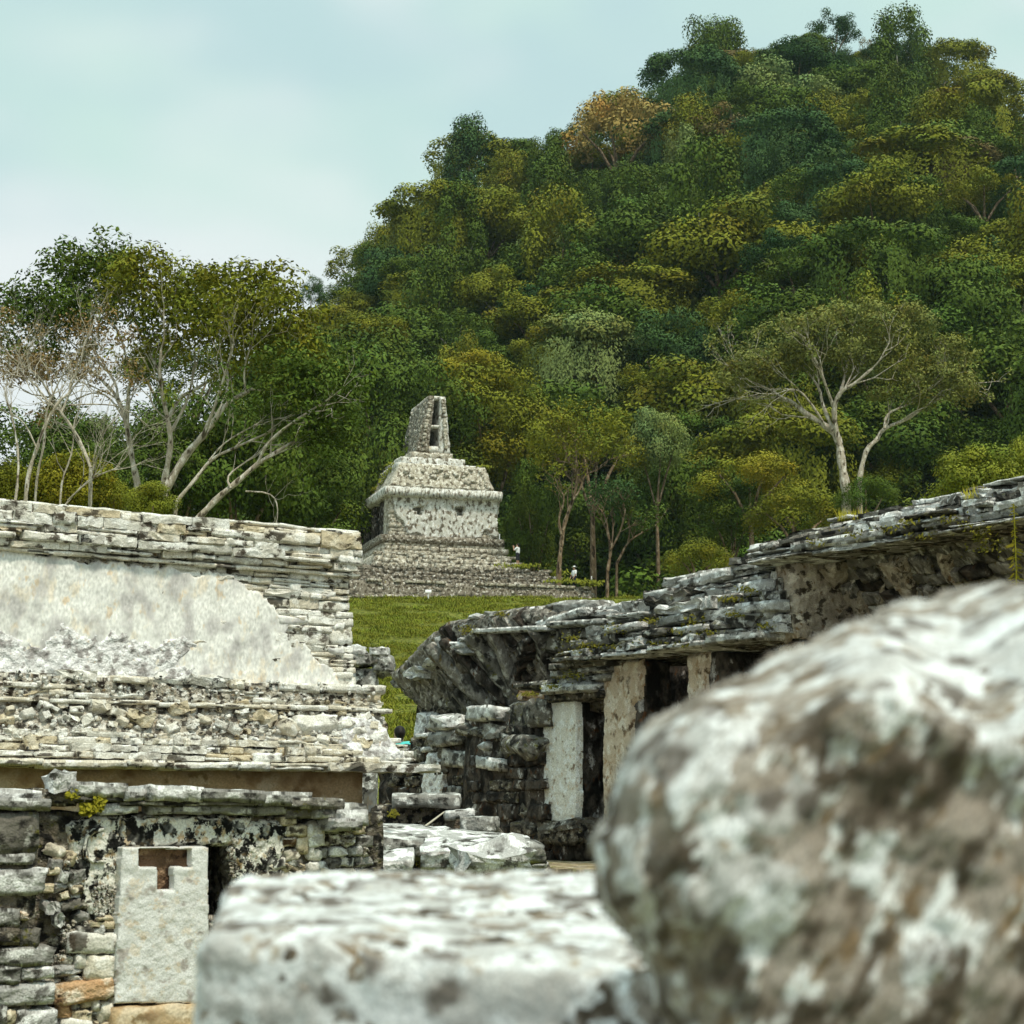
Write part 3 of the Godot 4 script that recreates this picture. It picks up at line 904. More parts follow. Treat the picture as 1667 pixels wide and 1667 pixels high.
	obj("pier_core", rough_box(Vector3(0.95, e - 0.02, 0.4), Vector3i(10, 26, 4), 0.04, 0.03, 4.0, 47), mats.black_core, w, Transform3D(Basis(), Vector3(-0.24, (e - 0.02) * 0.5, -0.01)))
	var blocks := [
		[-60, 1322, 62, 1388, "dark_slab", "block"], [-60, 1391, 54, 1409, "grey_slab", "slab"], [-60, 1414, 72, 1458, "pale_slab", "block"], [-60, 1480, 32, 1510, "grey_slab", "block"], [33, 1484, 52, 1500, "orange_stone", "lump"], [33, 1512, 64, 1542, "dark_slab", "block"], [-60, 1512, 32, 1540, "black_core", "block"], [-60, 1543, 88, 1573, "grey_slab", "block"],
		[-60, 1574, 35, 1604, "grey_slab", "block"], [37, 1575, 88, 1595, "pale_slab", "block"], [0, 1602, 90, 1636, "pale_slab", "block"], [-60, 1606, -2, 1640, "grey_slab", "block"], [-60, 1640, 12, 1675, "grey_slab", "block"], [28, 1645, 92, 1682, "pale_slab", "block"], [8, 1642, 30, 1668, "lime_tan", "lump"], [-60, 1682, 40, 1720, "grey_slab", "block"], [40, 1684, 95, 1720, "pale_slab", "block"],
	]
	for q in blocks:
		px_stone(w, t, q[0], q[1], q[2], q[3], pz2, 0.34, q[4], q[5], Vector3(0, rnd(-0.05, 0.05), rnd(-0.03, 0.03)), "pier_block")
	# yellow-green weeds at the top of the dark joint
	var lv := Leaves.new()
	for q in [[118, 1292, 14], [140, 1318, 22], [162, 1306, 16], [158, 1314, 14]]:
		for i in q[2] * 3:
			var p := hit(t, q[0] + rnd(-9, 9), q[1] + rnd(-9, 9), rnd(0.06, 0.16))
			var d := (Vector3(rnd(-1, 1), rnd(0, 1), 0.8)).normalized()
			lv.leaf(p, d, d, rand_dir(), 0.05, 0.032, Color(1, 1, 1) * rnd(0.6, 1.3))
	tag(obj("weed", lv.mesh(), mats.leaf_yellow, w), "", "", "", "")


# ---------------------------------------------------------------- the ruined gallery on the right

func gallery_frame() -> Transform3D:
	return frame(at(880, 1326, 27), -57)


func build_gallery() -> void:
	var t := gallery_frame()
	var e := EYE
	var floor_y := e - 0.62
	# the terrace it stands on
	var terrace := obj("terrace", rough_box(Vector3(24, floor_y, 11), Vector3i(40, 3, 20), 0.04, 0.03, 1.0, 61), mats.paving, null, t * Transform3D(Basis(), Vector3(5.5, floor_y * 0.5, -3.3)))
	tag(terrace, "", "", "", "structure")
	var g := thing("ruined_gallery", "roofless grey stone gallery with white piers, stacked roof slabs and open vaults", "building", t)
	var grey := ["grey_slab", "grey_slab", "pale_slab", "pale_slab", "dark_slab"]
	# ---- piers; local x runs along the front, the front faces z
	var s1 := hit(t, 881, 1250, 0).x
	var s2 := hit(t, 941, 1250, 0).x
	var top1 := hit(t, 910, 1140, 0).y
	var pier := obj("pier", rough_box(Vector3(s2 - s1, top1 - floor_y, 0.5), Vector3i(10, 24, 6), 0.04, 0.035, 3.0, 62), mats.drip_wall, g, Transform3D(Basis(), Vector3((s1 + s2) * 0.5, (top1 + floor_y) * 0.5, -0.26)))
	obj("plaster_coat", plate(px_poly(t, 0.03, [885, 1139, 939, 1139, 942, 1180, 941, 1250, 942, 1300, 938, 1344, 905, 1348, 878, 1352, 880, 1290, 882, 1220]), 0.018, 0.05, 0.025, 0.014, 4.0, 63, 0.012), mats.pier_plaster, g)
	px_stone(g, t, 872, 1336, 938, 1375, 0.12, 0.5, "black_core", "block", Vector3.ZERO, "pier_foot")
	var foot := px_stone(g, t, 884, 1336, 938, 1352, 0.16, 0.4, "dark_slab", "shard", Vector3(0, 0, 0.1), "pier_foot")
	# second pier and those behind the near rock
	var a2 := hit(t, 986, 1200, 0).x
	var b2 := hit(t, 1042, 1200, 0).x
	var top2 := hit(t, 1010, 1078, 0).y
	for k in 4:
		var off := k * 1.75
		obj("pier", rough_box(Vector3(b2 - a2, top2 - floor_y, 0.5), Vector3i(10, 28, 6), 0.04, 0.03, 3.0, 64 + k), mats.drip_wall, g, Transform3D(Basis(), Vector3((a2 + b2) * 0.5 + off, (top2 + floor_y) * 0.5, -0.28)))
		if k == 0:
			obj("plaster_coat", plate(px_poly(t, 0.0, [984, 1075, 1046, 1072, 1044, 1130, 1030, 1150, 1034, 1230, 1030, 1400, 982, 1400, 985, 1150]), 0.024, 0.04, 0.04, 0.014, 4.0, 68, 0.03), mats.pier_tan, g)
		else:
			obj("plaster_coat", plate(PackedVector2Array([Vector2(a2 + off + 0.05, top2), Vector2(a2 + off + 0.45, top2), Vector2(a2 + off + 0.4, top2 - 0.9), Vector2(a2 + off + 0.06, top2 - 1.1)]), 0.03, 0.05, 0.04, 0.014, 4.0, 68 + k, 0.03), mats.pier_tan, g)
	# back wall of the gallery and its dark inside
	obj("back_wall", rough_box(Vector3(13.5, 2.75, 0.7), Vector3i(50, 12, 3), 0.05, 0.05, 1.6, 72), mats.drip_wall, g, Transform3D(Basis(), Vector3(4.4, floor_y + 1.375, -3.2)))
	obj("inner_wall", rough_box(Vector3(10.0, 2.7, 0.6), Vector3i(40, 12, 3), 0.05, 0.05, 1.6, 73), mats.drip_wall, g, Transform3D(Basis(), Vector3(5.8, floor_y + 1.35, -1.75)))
	# ---- lower cap over the first pier: two thick courses
	var ct := [[836, 1110, 905, 1120, 0.1, "dark_slab"], [880, 1112, 962, 1128, 0.22, "pale_slab"], [884, 1128, 975, 1142, 0.12, "black_core"], [900, 1126, 985, 1160, -0.2, "black_core"], [905, 1098, 985, 1112, 0.14, "grey_slab"], [895, 1086, 985, 1100, 0.18, "grey_slab"], [893, 1076, 990, 1088, 0.25, "dark_slab"]]
	for q in ct:
		px_stone(g, t, q[0], q[1], q[2], q[3], q[4], 0.8, q[5], "slab", Vector3(rnd(-0.03, 0.03), 0, rnd(-0.02, 0.02)), "cap_slab")
	# ---- the stepped roof of slabs over the piers
	var y := e + 2.02
	var z := 0.42
	var starts := [900, 910, 928, 950, 985, 1012, 1046, 1085, 1186, 1216]
	var ends := [1244, 1264, 1268, 1270, 1272, 1272, 1272, 1272, 1272, 1300]
	for k in 10:
		var h: float = [0.085, 0.12, 0.13, 0.14, 0.13, 0.15, 0.13, 0.16, 0.14, 0.13][k]
		var py: float = [1076, 1060, 1044, 1026, 1008, 990, 970, 948, 924, 902][k]
		var sa := hit(t, starts[k], py, z).x
		var sb := hit(t, ends[k], py - 30, z).x
		var deep := 0.6
		# the rubble behind each course
		obj("roof_core", rough_box(Vector3(sb - sa - 0.1, h * 1.1, 1.5), Vector3i(30, 2, 4), 0.03, 0.03, 3.0, 80 + k), mats.black_core, g, Transform3D(Basis(), Vector3((sa + sb) * 0.5 + 0.03, y + h * 0.5, z - 0.92)))
		if k == 0:
			course(g, sa, sb, y, h, z + 0.04, Vector2(0.6, 1.3), 0.9, ["slab"], ["grey_slab", "dark_slab", "pale_slab"], 0.02, 0.004, "roof_slab")
		else:
			course(g, sa, sb, y, h * rnd(0.68, 0.92), z + 0.03, Vector2(0.25, 1.0), deep, ["slab", "flag", "block", "shard"], grey, 0.09, 0.03, "roof_slab")
			course(g, sa + rnd(0.1, 0.5), sb, y + h * 0.1, h * 0.6, z - 0.07, Vector2(0.1, 0.3), 0.3, ["lump", "shard"], ["dark_slab", "grey_slab"], 0.05, 0.12, "fill_stone")
		y += h
		z -= 0.045 if k < 3 else 0.08
	# a few large slabs that stand out
	for q in [[1086, 935, 1188, 953, 0.1, "pale_slab", "slab"], [1048, 960, 1092, 976, 0.12, "pale_slab", "block"], [1160, 986, 1262, 1014, 0.25, "pale_slab", "slab"], [1210, 1010, 1272, 1032, 0.25, "pale_slab", "block"], [1106, 990, 1150, 1003, 0.22, "pale_slab", "lump"], [1150, 950, 1265, 965, 0.08, "grey_slab", "slab"], [1085, 975, 1200, 986, 0.2, "grey_slab", "slab"]]:
		px_stone(g, t, q[0], q[1], q[2], q[3], q[4], 0.6, q[5], q[6], Vector3(rnd(-0.04, 0.04), rnd(-0.1, 0.1), rnd(-0.03, 0.03)), "roof_slab")
	# ---- the right part: cornice slabs over the open vault
	var rows := [
		[1216, 1270, 2000, 2.93, 0.07, 0.42], [1208, 1260, 2000, 3.0, 0.08, 0.36], [1225, 1290, 2000, 3.08, 0.11, 0.30], [1290, 1290, 2000, 3.19, 0.09, 0.2], [1345, 1345, 2000, 3.28, 0.1, 0.12], [1480, 1480, 2000, 3.37, 0.07, 0.04]]
	for k in rows.size():
		var q: Array = rows[k]
		var sa := hit(t, q[0], [905, 898, 888, 868, 846, 828][k], q[5]).x
		obj("roof_core", rough_box(Vector3(11.3 - sa, q[4] * 1.05, 2.4), Vector3i(30, 2, 5), 0.03, 0.03, 3.0, 100 + k), mats.black_core, g, Transform3D(Basis(), Vector3((sa + 11.2) * 0.5, e + q[3] + q[4] * 0.5, q[5] - 1.36)))
		course(g, sa, 11.2, e + q[3], q[4] * (0.92 if k < 2 else rnd(0.7, 0.95)), q[5], Vector2(0.35, 1.3) if k < 2 else Vector2(0.2, 0.9), 0.7, ["slab", "flag", "flag", "shard"], grey, 0.03 if k < 2 else 0.10, 0.02, "cornice_slab")
	for q in [[1288, 872, 1432, 888, 0.42, "grey_slab"], [1352, 843, 1460, 858, 0.25, "pale_slab"], [1290, 862, 1400, 876, 0.34, "dark_slab"], [1500, 830, 1590, 846, 0.2, "pale_slab"]]:
		px_stone(g, t, q[0], q[1], q[2], q[3], q[4], 0.7, q[5], "slab", Vector3(0, 0, rnd(-0.02, 0.02)), "cornice_slab")
	# underside of the vault: a thick leaning slab of masonry, lower edge at the back
	var sv := hit(t, 1262, 960, -0.2).x
	var wide := 11.2 - sv
	var lean := func(p: Vector3) -> Vector3: return p + Vector3(0, 0, p.y * 0.95)
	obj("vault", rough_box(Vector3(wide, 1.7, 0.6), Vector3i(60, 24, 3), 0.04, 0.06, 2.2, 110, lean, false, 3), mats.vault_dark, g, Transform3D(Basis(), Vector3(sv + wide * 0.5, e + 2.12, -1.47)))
	# its stones, in leaning courses
	var vt0 := Transform3D(Basis(Vector3.RIGHT, atan(0.95)), Vector3(0, e + 2.12, -1.15))
	var soffit := Node3D.new()
	soffit.name = "vault_soffit"
	soffit.transform = vt0
	g.add_child(soffit, true)
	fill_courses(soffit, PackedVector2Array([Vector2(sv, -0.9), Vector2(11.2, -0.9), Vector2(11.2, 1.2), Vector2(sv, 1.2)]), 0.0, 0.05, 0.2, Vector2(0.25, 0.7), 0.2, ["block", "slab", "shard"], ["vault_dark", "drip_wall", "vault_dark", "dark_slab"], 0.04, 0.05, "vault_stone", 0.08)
	# the broken end of the front vault with its tan plaster, and leaning ribs
	var vt := Transform3D(Basis(Vector3.RIGHT, atan(0.95)), Vector3(0, e + 2.12, -1.15))
	var plane := Node3D.new()
	plane.name = "vault_face"
	plane.transform = vt
	g.add_child(plane, true)
	var pt := t * vt
	var patches := [
		[[1270, 925, 1300, 908, 1372, 905, 1380, 940, 1368, 975, 1350, 1010, 1330, 1030, 1262, 1030, 1262, 985], 0.16, 0.05],
		[[1372, 960, 1388, 940, 1408, 965, 1424, 1000, 1424, 1030, 1360, 1030], 0.10, 0.05],
		[[1424, 902, 1478, 905, 1492, 940, 1512, 985, 1500, 995, 1466, 958, 1440, 925], 0.12, 0.04],
		[[1520, 890, 1545, 888, 1556, 925, 1582, 960, 1572, 968, 1540, 930], 0.12, 0.03],
		[[1430, 950, 1446, 945, 1440, 985, 1432, 980], 0.06, 0.02],
		[[1470, 985, 1482, 968, 1498, 1000, 1474, 1010], 0.06, 0.02]]
	for k in patches.size():
		obj("plaster_patch", plate(px_poly(pt, 0.0, patches[k][0]), 0.03, patches[k][1], 0.06, 0.025, 4.0, 120 + k, 0.03, [], 0.06), mats.vault_plaster, plane)
	# the block of broken masonry where the vault begins
	px_stone(g, t, 1262, 905, 1300, 1040, 0.1, 0.8, "vault_plaster", "block", Vector3.ZERO, "vault_block")
	# ---- left part: the end of another vault, ribs leaning to the right, capped by slabs
	build_vault_end(g, t)
	# moss and small weeds on the slabs
	var lv := Leaves.new()
	for q in [[940, 1062, 30, 8], [1000, 1052, 26, 6], [1060, 1046, 30, 6], [1110, 1050, 20, 5], [1130, 1012, 26, 12], [1100, 1028, 20, 6], [1190, 975, 20, 5], [1195, 1000, 14, 6], [930, 1040, 16, 10], [1545, 845, 26, 10], [1580, 858, 22, 10], [1600, 868, 16, 14], [1610, 890, 30, 14], [1440, 862, 24, 8], [1500, 872, 30, 8], [900, 1118, 20, 5], [815, 1000, 10, 5], [1330, 882, 20, 6], [1000, 1024, 20, 8], [960, 1050, 24, 6], [1240, 1020, 16, 6], [1150, 1030, 24, 6], [1060, 1010, 16, 6], [1215, 960, 16, 6], [1480, 850, 20, 8], [1390, 870, 20, 6], [760, 1024, 14, 8], [930, 1100, 24, 8], [860, 1130, 16, 4]]:
		for i in 90:
			var p := hit(t, q[0] + rng.randfn(0, q[2] * 0.5), q[1] + rng.randfn(0, q[3] * 0.5), rnd(0.2, 0.5))
			var d := Vector3(rnd(-0.6, 0.6), rnd(0.2, 1), rnd(0.1, 1)).normalized()
			lv.leaf(p, (d + rand_dir() * 0.5).normalized(), d, rand_dir() + Vector3.UP * 0.5, rnd(0.03, 0.07), rnd(0.015, 0.03), Color(1, 1, 1) * rnd(0.5, 1.2))
	tag(obj("moss", lv.mesh(), mats.moss, g), "", "", "", "stuff")


func build_vault_end(g: Node3D, t: Transform3D) -> void:
	var e := EYE
	# solid leaning mass: the overhanging inner face of a broken vault, seen from below
	var b := Basis()
	var ymid := hit(t, 820, 1080, -0.9).y
	obj("vault_mass", boulder(px_poly(t, -1.0, [645, 1096, 656, 1128, 678, 1164, 750, 1156, 820, 1146, 890, 1140, 940, 1080, 985, 1010, 945, 998, 885, 992, 815, 1006, 768, 1014, 736, 1034, 708, 1052, 676, 1078]), 0.035, 0.22, 0.2, 0.06, 131, func(p: Vector2, z: float) -> float: return z + (p.y - ymid) * 0.5), mats.vault_dark, g, Transform3D(b, Vector3(0, 0, -1.0)))
	# ribs: long stones that lean down to the right, each proud of the dark face by a hand or more
	var ribs := [[700, 1052, 800, 1150, 0.13], [724, 1042, 830, 1140, 0.10], [768, 1028, 842, 1140, 0.16], [800, 1020, 852, 1136, 0.10], [862, 1040, 846, 1115, 0.06], [872, 1022, 900, 1090, 0.12], [744, 1052, 770, 1128, 0.05]]
	for k in ribs.size():
		var q: Array = ribs[k]
		var p0 := hit(t, q[0], q[1], -0.42)
		var p1 := hit(t, q[2], q[3], -0.98)
		var dir := p1 - p0
		var bb := Basis(dir.cross(Vector3.BACK).normalized(), dir.normalized(), dir.cross(Vector3.BACK).cross(dir).normalized() * -1.0)
		if bb.determinant() < 0: bb.z = -bb.z
		obj("vault_rib", rough_box(Vector3(q[4] * 1.7, dir.length() * 1.04, 0.34), Vector3i(3, 12, 3), 0.04, 0.05, 3.0, 140 + k, null, false, 2), [mats.vault_dark, mats.drip_wall, mats.dark_slab][k % 3], g, Transform3D(bb, (p0 + p1) * 0.5 + Vector3(0, 0, -0.06)))
	var lf := Transform3D(Basis(Vector3.RIGHT, atan(0.5)), Vector3(0, ymid, -0.78))
	var overhang := Node3D.new()
	overhang.name = "vault_face"
	overhang.transform = lf
	g.add_child(overhang, true)
	fill_courses(overhang, px_poly(t * lf, 0.0, [700, 1060, 724, 1040, 756, 1022, 800, 1018, 870, 1010, 930, 1012, 905, 1080, 880, 1130, 780, 1144, 730, 1150]), -0.95, 0.05, 0.13, Vector2(0.2, 0.6), 0.24, ["block", "shard", "slab"], ["vault_dark", "drip_wall", "dark_slab", "vault_dark"], 0.05, 0.1, "vault_stone", 0.25)
	# the tip that juts out to the left
	var tip := [[648, 1096, 700, 1118, -1.0, "grey_slab", "shard"], [662, 1112, 730, 1140, -1.0, "dark_slab", "lump"], [684, 1082, 740, 1112, -0.9, "dark_slab", "block"], [676, 1136, 740, 1166, -1.05, "black_core", "block"], [700, 1072, 722, 1086, -0.8, "pale_slab", "lump"], [706, 1108, 770, 1160, -1.0, "dark_slab", "block"]]
	for q in tip:
		px_stone(g, t, q[0], q[1], q[2], q[3], q[4], 0.9, q[5], q[6], Vector3(0, 0, rnd(-0.15, 0.1)), "vault_stone")
	# spring line of the vault
	for q in [[770, 1120, 846, 1142, -0.95, "dark_slab"], [842, 1112, 906, 1138, -0.7, "orange_stone"], [700, 1138, 790, 1158, -1.05, "black_core"]]:
		px_stone(g, t, q[0], q[1], q[2], q[3], q[4], 0.5, q[5], "slab", Vector3.ZERO, "spring_stone")
	# slabs and rubble along the top
	var cap := [[704, 1046, 742, 1058, -0.5, "pale_slab", "slab"], [720, 1028, 752, 1048, -0.5, "pale_slab", "lump"], [716, 1016, 752, 1034, -0.6, "pale_slab", "lump"], [752, 1006, 780, 1022, -0.6, "pale_slab", "lump"], [778, 1002, 800, 1020, -0.6, "dark_slab", "block"], [796, 1002, 814, 1022, -0.5, "pale_slab", "block"], [770, 1019, 880, 1028, -0.35, "pale_slab", "slab"], [814, 1000, 850, 1018, -0.6, "grey_slab", "block"], [818, 992, 872, 1004, -0.6, "pale_slab", "slab"], [838, 1004, 872, 1018, -0.5, "dark_slab", "lump"], [868, 1000, 952, 1012, -0.45, "pale_slab", "slab"], [886, 1010, 990, 1020, -0.3, "grey_slab", "slab"], [872, 984, 905, 1000, -0.7, "dark_slab", "lump"], [893, 976, 958, 998, -0.7, "grey_slab", "lump"], [936, 990, 1000, 1004, -0.6, "pale_slab", "lump"], [958, 984, 1030, 1000, -0.7, "pale_slab", "slab"], [990, 996, 1046, 1008, -0.5, "grey_slab", "slab"], [740, 1036, 768, 1046, -0.4, "pale_slab", "lump"], [730, 1054, 768, 1066, -0.4, "grey_slab", "lump"], [900, 1020, 1000, 1040, -0.45, "dark_slab", "block"], [880, 1030, 960, 1060, -0.6, "dark_slab", "block"], [1010, 984, 1060, 998, -0.8, "pale_slab", "slab"], [1020, 1000, 1080, 1012, -0.6, "pale_slab", "slab"], [654, 1088, 686, 1104, -0.62, "pale_slab", "shard"], [682, 1072, 706, 1088, -0.6, "pale_slab", "lump"], [694, 1056, 718, 1072, -0.55, "pale_slab", "lump"], [706, 1034, 730, 1050, -0.5, "pale_slab", "lump"], [736, 1010, 762, 1024, -0.5, "pale_slab", "lump"], [758, 998, 780, 1010, -0.5, "pale_slab", "lump"], [784, 994, 808, 1006, -0.5, "grey_slab", "lump"], [730, 1044, 752, 1056, -0.4, "pale_slab", "block"]]
	for q in cap:
		px_stone(g, t, q[0], q[1], q[2], q[3], q[4], 0.6, q[5], q[6], Vector3(rnd(-0.06, 0.06), rnd(-0.1, 0.1), rnd(-0.08, 0.08)), "cap_stone")
	# the ruined wall that stands in front of it
	var wt := t
	var zf := 0.25
	var walls := [[686, 1176, 770, 1410, -0.1, 31], [752, 1160, 884, 1410, 0.1, 32], [614, 1212, 706, 1410, -0.3, 33]]
	for q in walls:
		var a := hit(wt, q[0], 1300, q[4])
		var c := hit(wt, q[2], 1300, q[4])
		var top := hit(wt, (q[0] + q[2]) * 0.5, q[1], q[4]).y
		var foot := EYE - 0.7
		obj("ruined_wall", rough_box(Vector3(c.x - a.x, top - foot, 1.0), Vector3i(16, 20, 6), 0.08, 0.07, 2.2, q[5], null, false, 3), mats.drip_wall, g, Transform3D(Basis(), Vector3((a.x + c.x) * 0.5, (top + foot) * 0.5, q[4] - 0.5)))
	fill_courses(g, px_poly(t, 0.1, [760, 1180, 880, 1180, 880, 1400, 760, 1400]), 0.0, 0.14, 0.2, Vector2(0.25, 0.6), 0.2, ["block", "lump"], ["drip_wall", "drip_wall", "black_core"], 0.03, 0.06, "wall_stone", 0.25)
	fill_courses(g, px_poly(t, -0.1, [640, 1230, 755, 1215, 755, 1400, 640, 1400]), 0.0, -0.06, 0.18, Vector2(0.2, 0.5), 0.2, ["block", "lump"], ["drip_wall", "grey_slab", "black_core", "dark_slab"], 0.04, 0.07, "wall_stone", 0.3)
	var tops := [[690, 1164, 734, 1190, 0.1, "pale_slab", "lump"], [752, 1150, 812, 1174, 0.2, "pale_slab", "block"], [810, 1156, 838, 1176, 0.1, "dark_slab", "lump"], [700, 1190, 744, 1214, 0.06, "grey_slab", "block"], [744, 1178, 790, 1200, 0.16, "dark_slab", "lump"], [790, 1182, 830, 1206, 0.2, "grey_slab", "shard"], [826, 1140, 888, 1185, 0.16, "dark_slab", "block"], [800, 1196, 870, 1236, 0.24, "dark_slab", "lump"], [770, 1232, 820, 1252, 0.22, "pale_slab", "slab"], [780, 1206, 792, 1220, 0.2, "pale_slab", "lump"], [668, 1198, 700, 1222, -0.1, "black_core", "block"], [676, 1194, 700, 1202, -0.05, "pale_slab", "slab"], [684, 1216, 704, 1224, -0.05, "pale_slab", "slab"], [628, 1224, 700, 1248, -0.2, "dark_slab", "lump"], [716, 1222, 770, 1250, 0.0, "grey_slab", "block"], [660, 1206, 690, 1222, -0.1, "dark_slab", "lump"]]
	for q in tops:
		px_stone(g, t, q[0], q[1], q[2], q[3], q[4], 0.5, q[5], q[6], Vector3(rnd(-0.06, 0.06), rnd(-0.15, 0.15), rnd(-0.1, 0.1)), "wall_stone")
	# a strip of white wall under the tip, and the pale streaked skin on the ruined wall
	obj("white_wall", plate(px_poly(t, -0.9, [686, 1158, 700, 1160, 706, 1164, 700, 1202, 680, 1204, 682, 1180]), 0.02, 0.1, 0.03, 0.01, 4.0, 151, 0.01, [], 0.2), mats.plaster_stained, g, Transform3D(Basis(), Vector3(0, 0, -0.9)))
	obj("plaster_patch", plate(px_poly(t, -0.08, [698, 1224, 716, 1228, 728, 1260, 722, 1290, 726, 1310, 696, 1312, 688, 1280, 694, 1250]), 0.02, 0.05, 0.05, 0.02, 4.0, 152, 0.04), mats.plaster_stained, g, Transform3D(Basis(), Vector3(0, 0, -0.08)))


# ---------------------------------------------------------------- loose slabs between the two buildings

func build_rubble() -> void:
	var t := frame(at(640, 1326, 17.5), 20)
	var base := thing("rubble_bank", "bank of dark mossy rubble under the flat pale slabs", "rubble", t)
	var a := hit(t, 530, 1380, 0).x
	var b := hit(t, 905, 1380, 0).x
	var top := EYE - 0.42
	obj("bank_core", rough_box(Vector3(b - a, top, 3.4), Vector3i(30, 14, 20), 0.2, 0.09, 1.6, 161, null, false, 3), mats.black_core, base, Transform3D(Basis(), Vector3((a + b) * 0.5, top * 0.5, -1.7)))
	var small := [[556, 1356, 596, 1420, 0.1, "dark_slab", "block"], [596, 1392, 660, 1420, 0.15, "grey_slab", "lump"], [620, 1402, 650, 1416, 0.2, "pale_slab", "lump"], [690, 1400, 740, 1420, 0.15, "dark_slab", "lump"], [846, 1396, 890, 1418, 0.1, "pale_slab", "lump"]]
	for q in small:
		px_stone(base, t, q[0], q[1], q[2], q[3], q[4], 0.5, q[5], q[6], Vector3(0, rnd(-0.2, 0.2), rnd(-0.1, 0.1)), "bank_stone")
	var lv := Leaves.new()
	for q in [[606, 1390, 12], [700, 1376, 16], [690, 1404, 12], [600, 1404, 12], [560, 1396, 10], [645, 1400, 12], [722, 1410, 12], [640, 1325, 10]]:
		for i in 60:
			var p := hit(t, q[0] + rng.randfn(0, q[2] * 0.5), q[1] + rng.randfn(0, q[2] * 0.35), rnd(0.15, 0.4))
			var d := Vector3(rnd(-0.6, 0.6), rnd(0.2, 1), rnd(0.1, 1)).normalized()
			lv.leaf(p, (d + rand_dir() * 0.5).normalized(), d, rand_dir() + Vector3.UP * 0.5, rnd(0.02, 0.05), rnd(0.012, 0.025), Color(1, 1, 1) * rnd(0.5, 1.3))
	tag(obj("moss", lv.mesh(), mats.moss, base), "", "", "", "stuff")
	# flat slabs lying on the bank: centre pixel, depth, size, turn, tilt
	var slabs := [
		[660, 1362, 17.6, Vector3(0.95, 0.14, 0.75), 0.25, Vector3(0.14, 0, -0.05), "pale_slab", "slab", "broad weathered slab at the back of the rubble bank"],
		[640, 1376, 16.9, Vector3(0.62, 0.17, 0.5), 0.1, Vector3(0.12, 0, -0.04), "grey_slab", "block", "thick grey slab with mossy front at the left of the rubble bank"],
		[748, 1390, 16.3, Vector3(0.62, 0.18, 0.55), -0.1, Vector3(0.2, 0, 0.0), "pale_slab", "block", "white-topped slab at the front middle of the rubble bank"],
		[790, 1373, 17.4, Vector3(0.85, 0.1, 0.7), 0.1, Vector3(0.16, 0, -0.08), "pale_slab", "slab", "long thin slab sloping to the right across the rubble bank"],
		[800, 1396, 16.0, Vector3(0.62, 0.20, 0.35), 0.5, Vector3(0.3, 0, 0.14), "pale_slab", "shard", "wedge-shaped slab tilted up at the right front of the rubble bank"],
		[856, 1386, 16.6, Vector3(0.3, 0.2, 0.4), 0.2, Vector3(0.1, 0, -0.1), "grey_slab", "lump", "small grey boulder at the right end of the rubble bank"],
		[640, 1402, 16.1, Vector3(0.34, 0.1, 0.4), 0.0, Vector3(0.25, 0, 0.1), "pale_slab", "slab", "low white slab wedged in front of the thick grey slab"],
		[694, 1303, 20.6, Vector3(0.72, 0.14, 0.55), 0.0, Vector3(0.06, 0, 0.0), "grey_slab", "slab", "flat slab on a dark ledge beside the pale house"],
		[747, 1326, 20.2, Vector3(0.3, 0.10, 0.4), 0.1, Vector3(0.0, 0, 0.1), "pale_slab", "slab", "small flat stone right of the slab on the dark ledge"],
		[780, 1343, 19.8, Vector3(0.36, 0.17, 0.35), -0.2, Vector3(0.0, 0, 0.0), "grey_slab", "block", "squarish grey block against the dark stained wall"]]
	for q in slabs:
		var m := stone(self, q[7], at(q[0], q[1], q[2]), q[3], q[6], q[5] + Vector3(0, q[4], 0), "stone_slab")
		tag(m, q[8], "stone slab", "loose slabs between the buildings")
	# the dark ledge those last three lie on
	var ledge := thing("dark_ledge", "low black mossy ledge between rubble bank and ruined gallery", "ledge", frame(at(715, 1326, 20.6), 0))
	obj("ledge_core", rough_box(Vector3(1.5, EYE + 0.1, 1.2), Vector3i(14, 16, 8), 0.1, 0.07, 2.4, 171, func(p: Vector3) -> Vector3: return p - Vector3(0, maxf(0, p.x) * 0.42, 0) if p.y > 0.6 else p, false, 3), mats.black_core, ledge, Transform3D(Basis(), Vector3(0, (EYE + 0.1) * 0.5, -0.5)))
	# pale stick leaning on the ledge
	var st := Tubes.new()
	st.add([at(683, 1352, 18.9), at(702, 1338, 19.0), at(723, 1322, 19.1)], 0.011, 0.008, 6)
	tag(obj("stick", make_mesh(st.v, st.idx), mats.straw), "thin pale stick leaning against the dark ledge", "stick")
	# broken pillar behind the house
	var bt := frame(at(600, 1326, 36), 0)
	var bp := thing("broken_pillar", "stump of a grey pillar with a jutting block at its head, behind the pale house", "pillar", bt)
	var bx := hit(bt, 588, 1100, 0).x
	obj("shaft", rough_box(Vector3(0.58, 3.6, 0.6), Vector3i(8, 30, 8), 0.06, 0.04, 3.0, 175, null, false, 2), mats.grey_slab, bp, Transform3D(Basis(), Vector3(bx, EYE + 2.72 - 1.8, -0.3)))
	for q in [[560, 1050, 596, 1068, 0.1, "pale_slab", "lump"], [601, 1053, 632, 1068, 0.1, "pale_slab", "block"], [556, 1064, 604, 1084, 0.1, "grey_slab", "block"], [604, 1064, 640, 1098, 0.12, "grey_slab", "lump"], [596, 1062, 622, 1082, 0.06, "dark_slab", "block"]]:
		px_stone(bp, bt, q[0], q[1], q[2], q[3], q[4], 0.55, q[5], q[6], Vector3(0, 0, rnd(-0.08, 0.08)), "head_stone")


# ---------------------------------------------------------------- the temple on its stepped base

func temple_frame() -> Transform3D:
	var p := at(720, 875, 139)
	return frame(p, 17, 0.0)


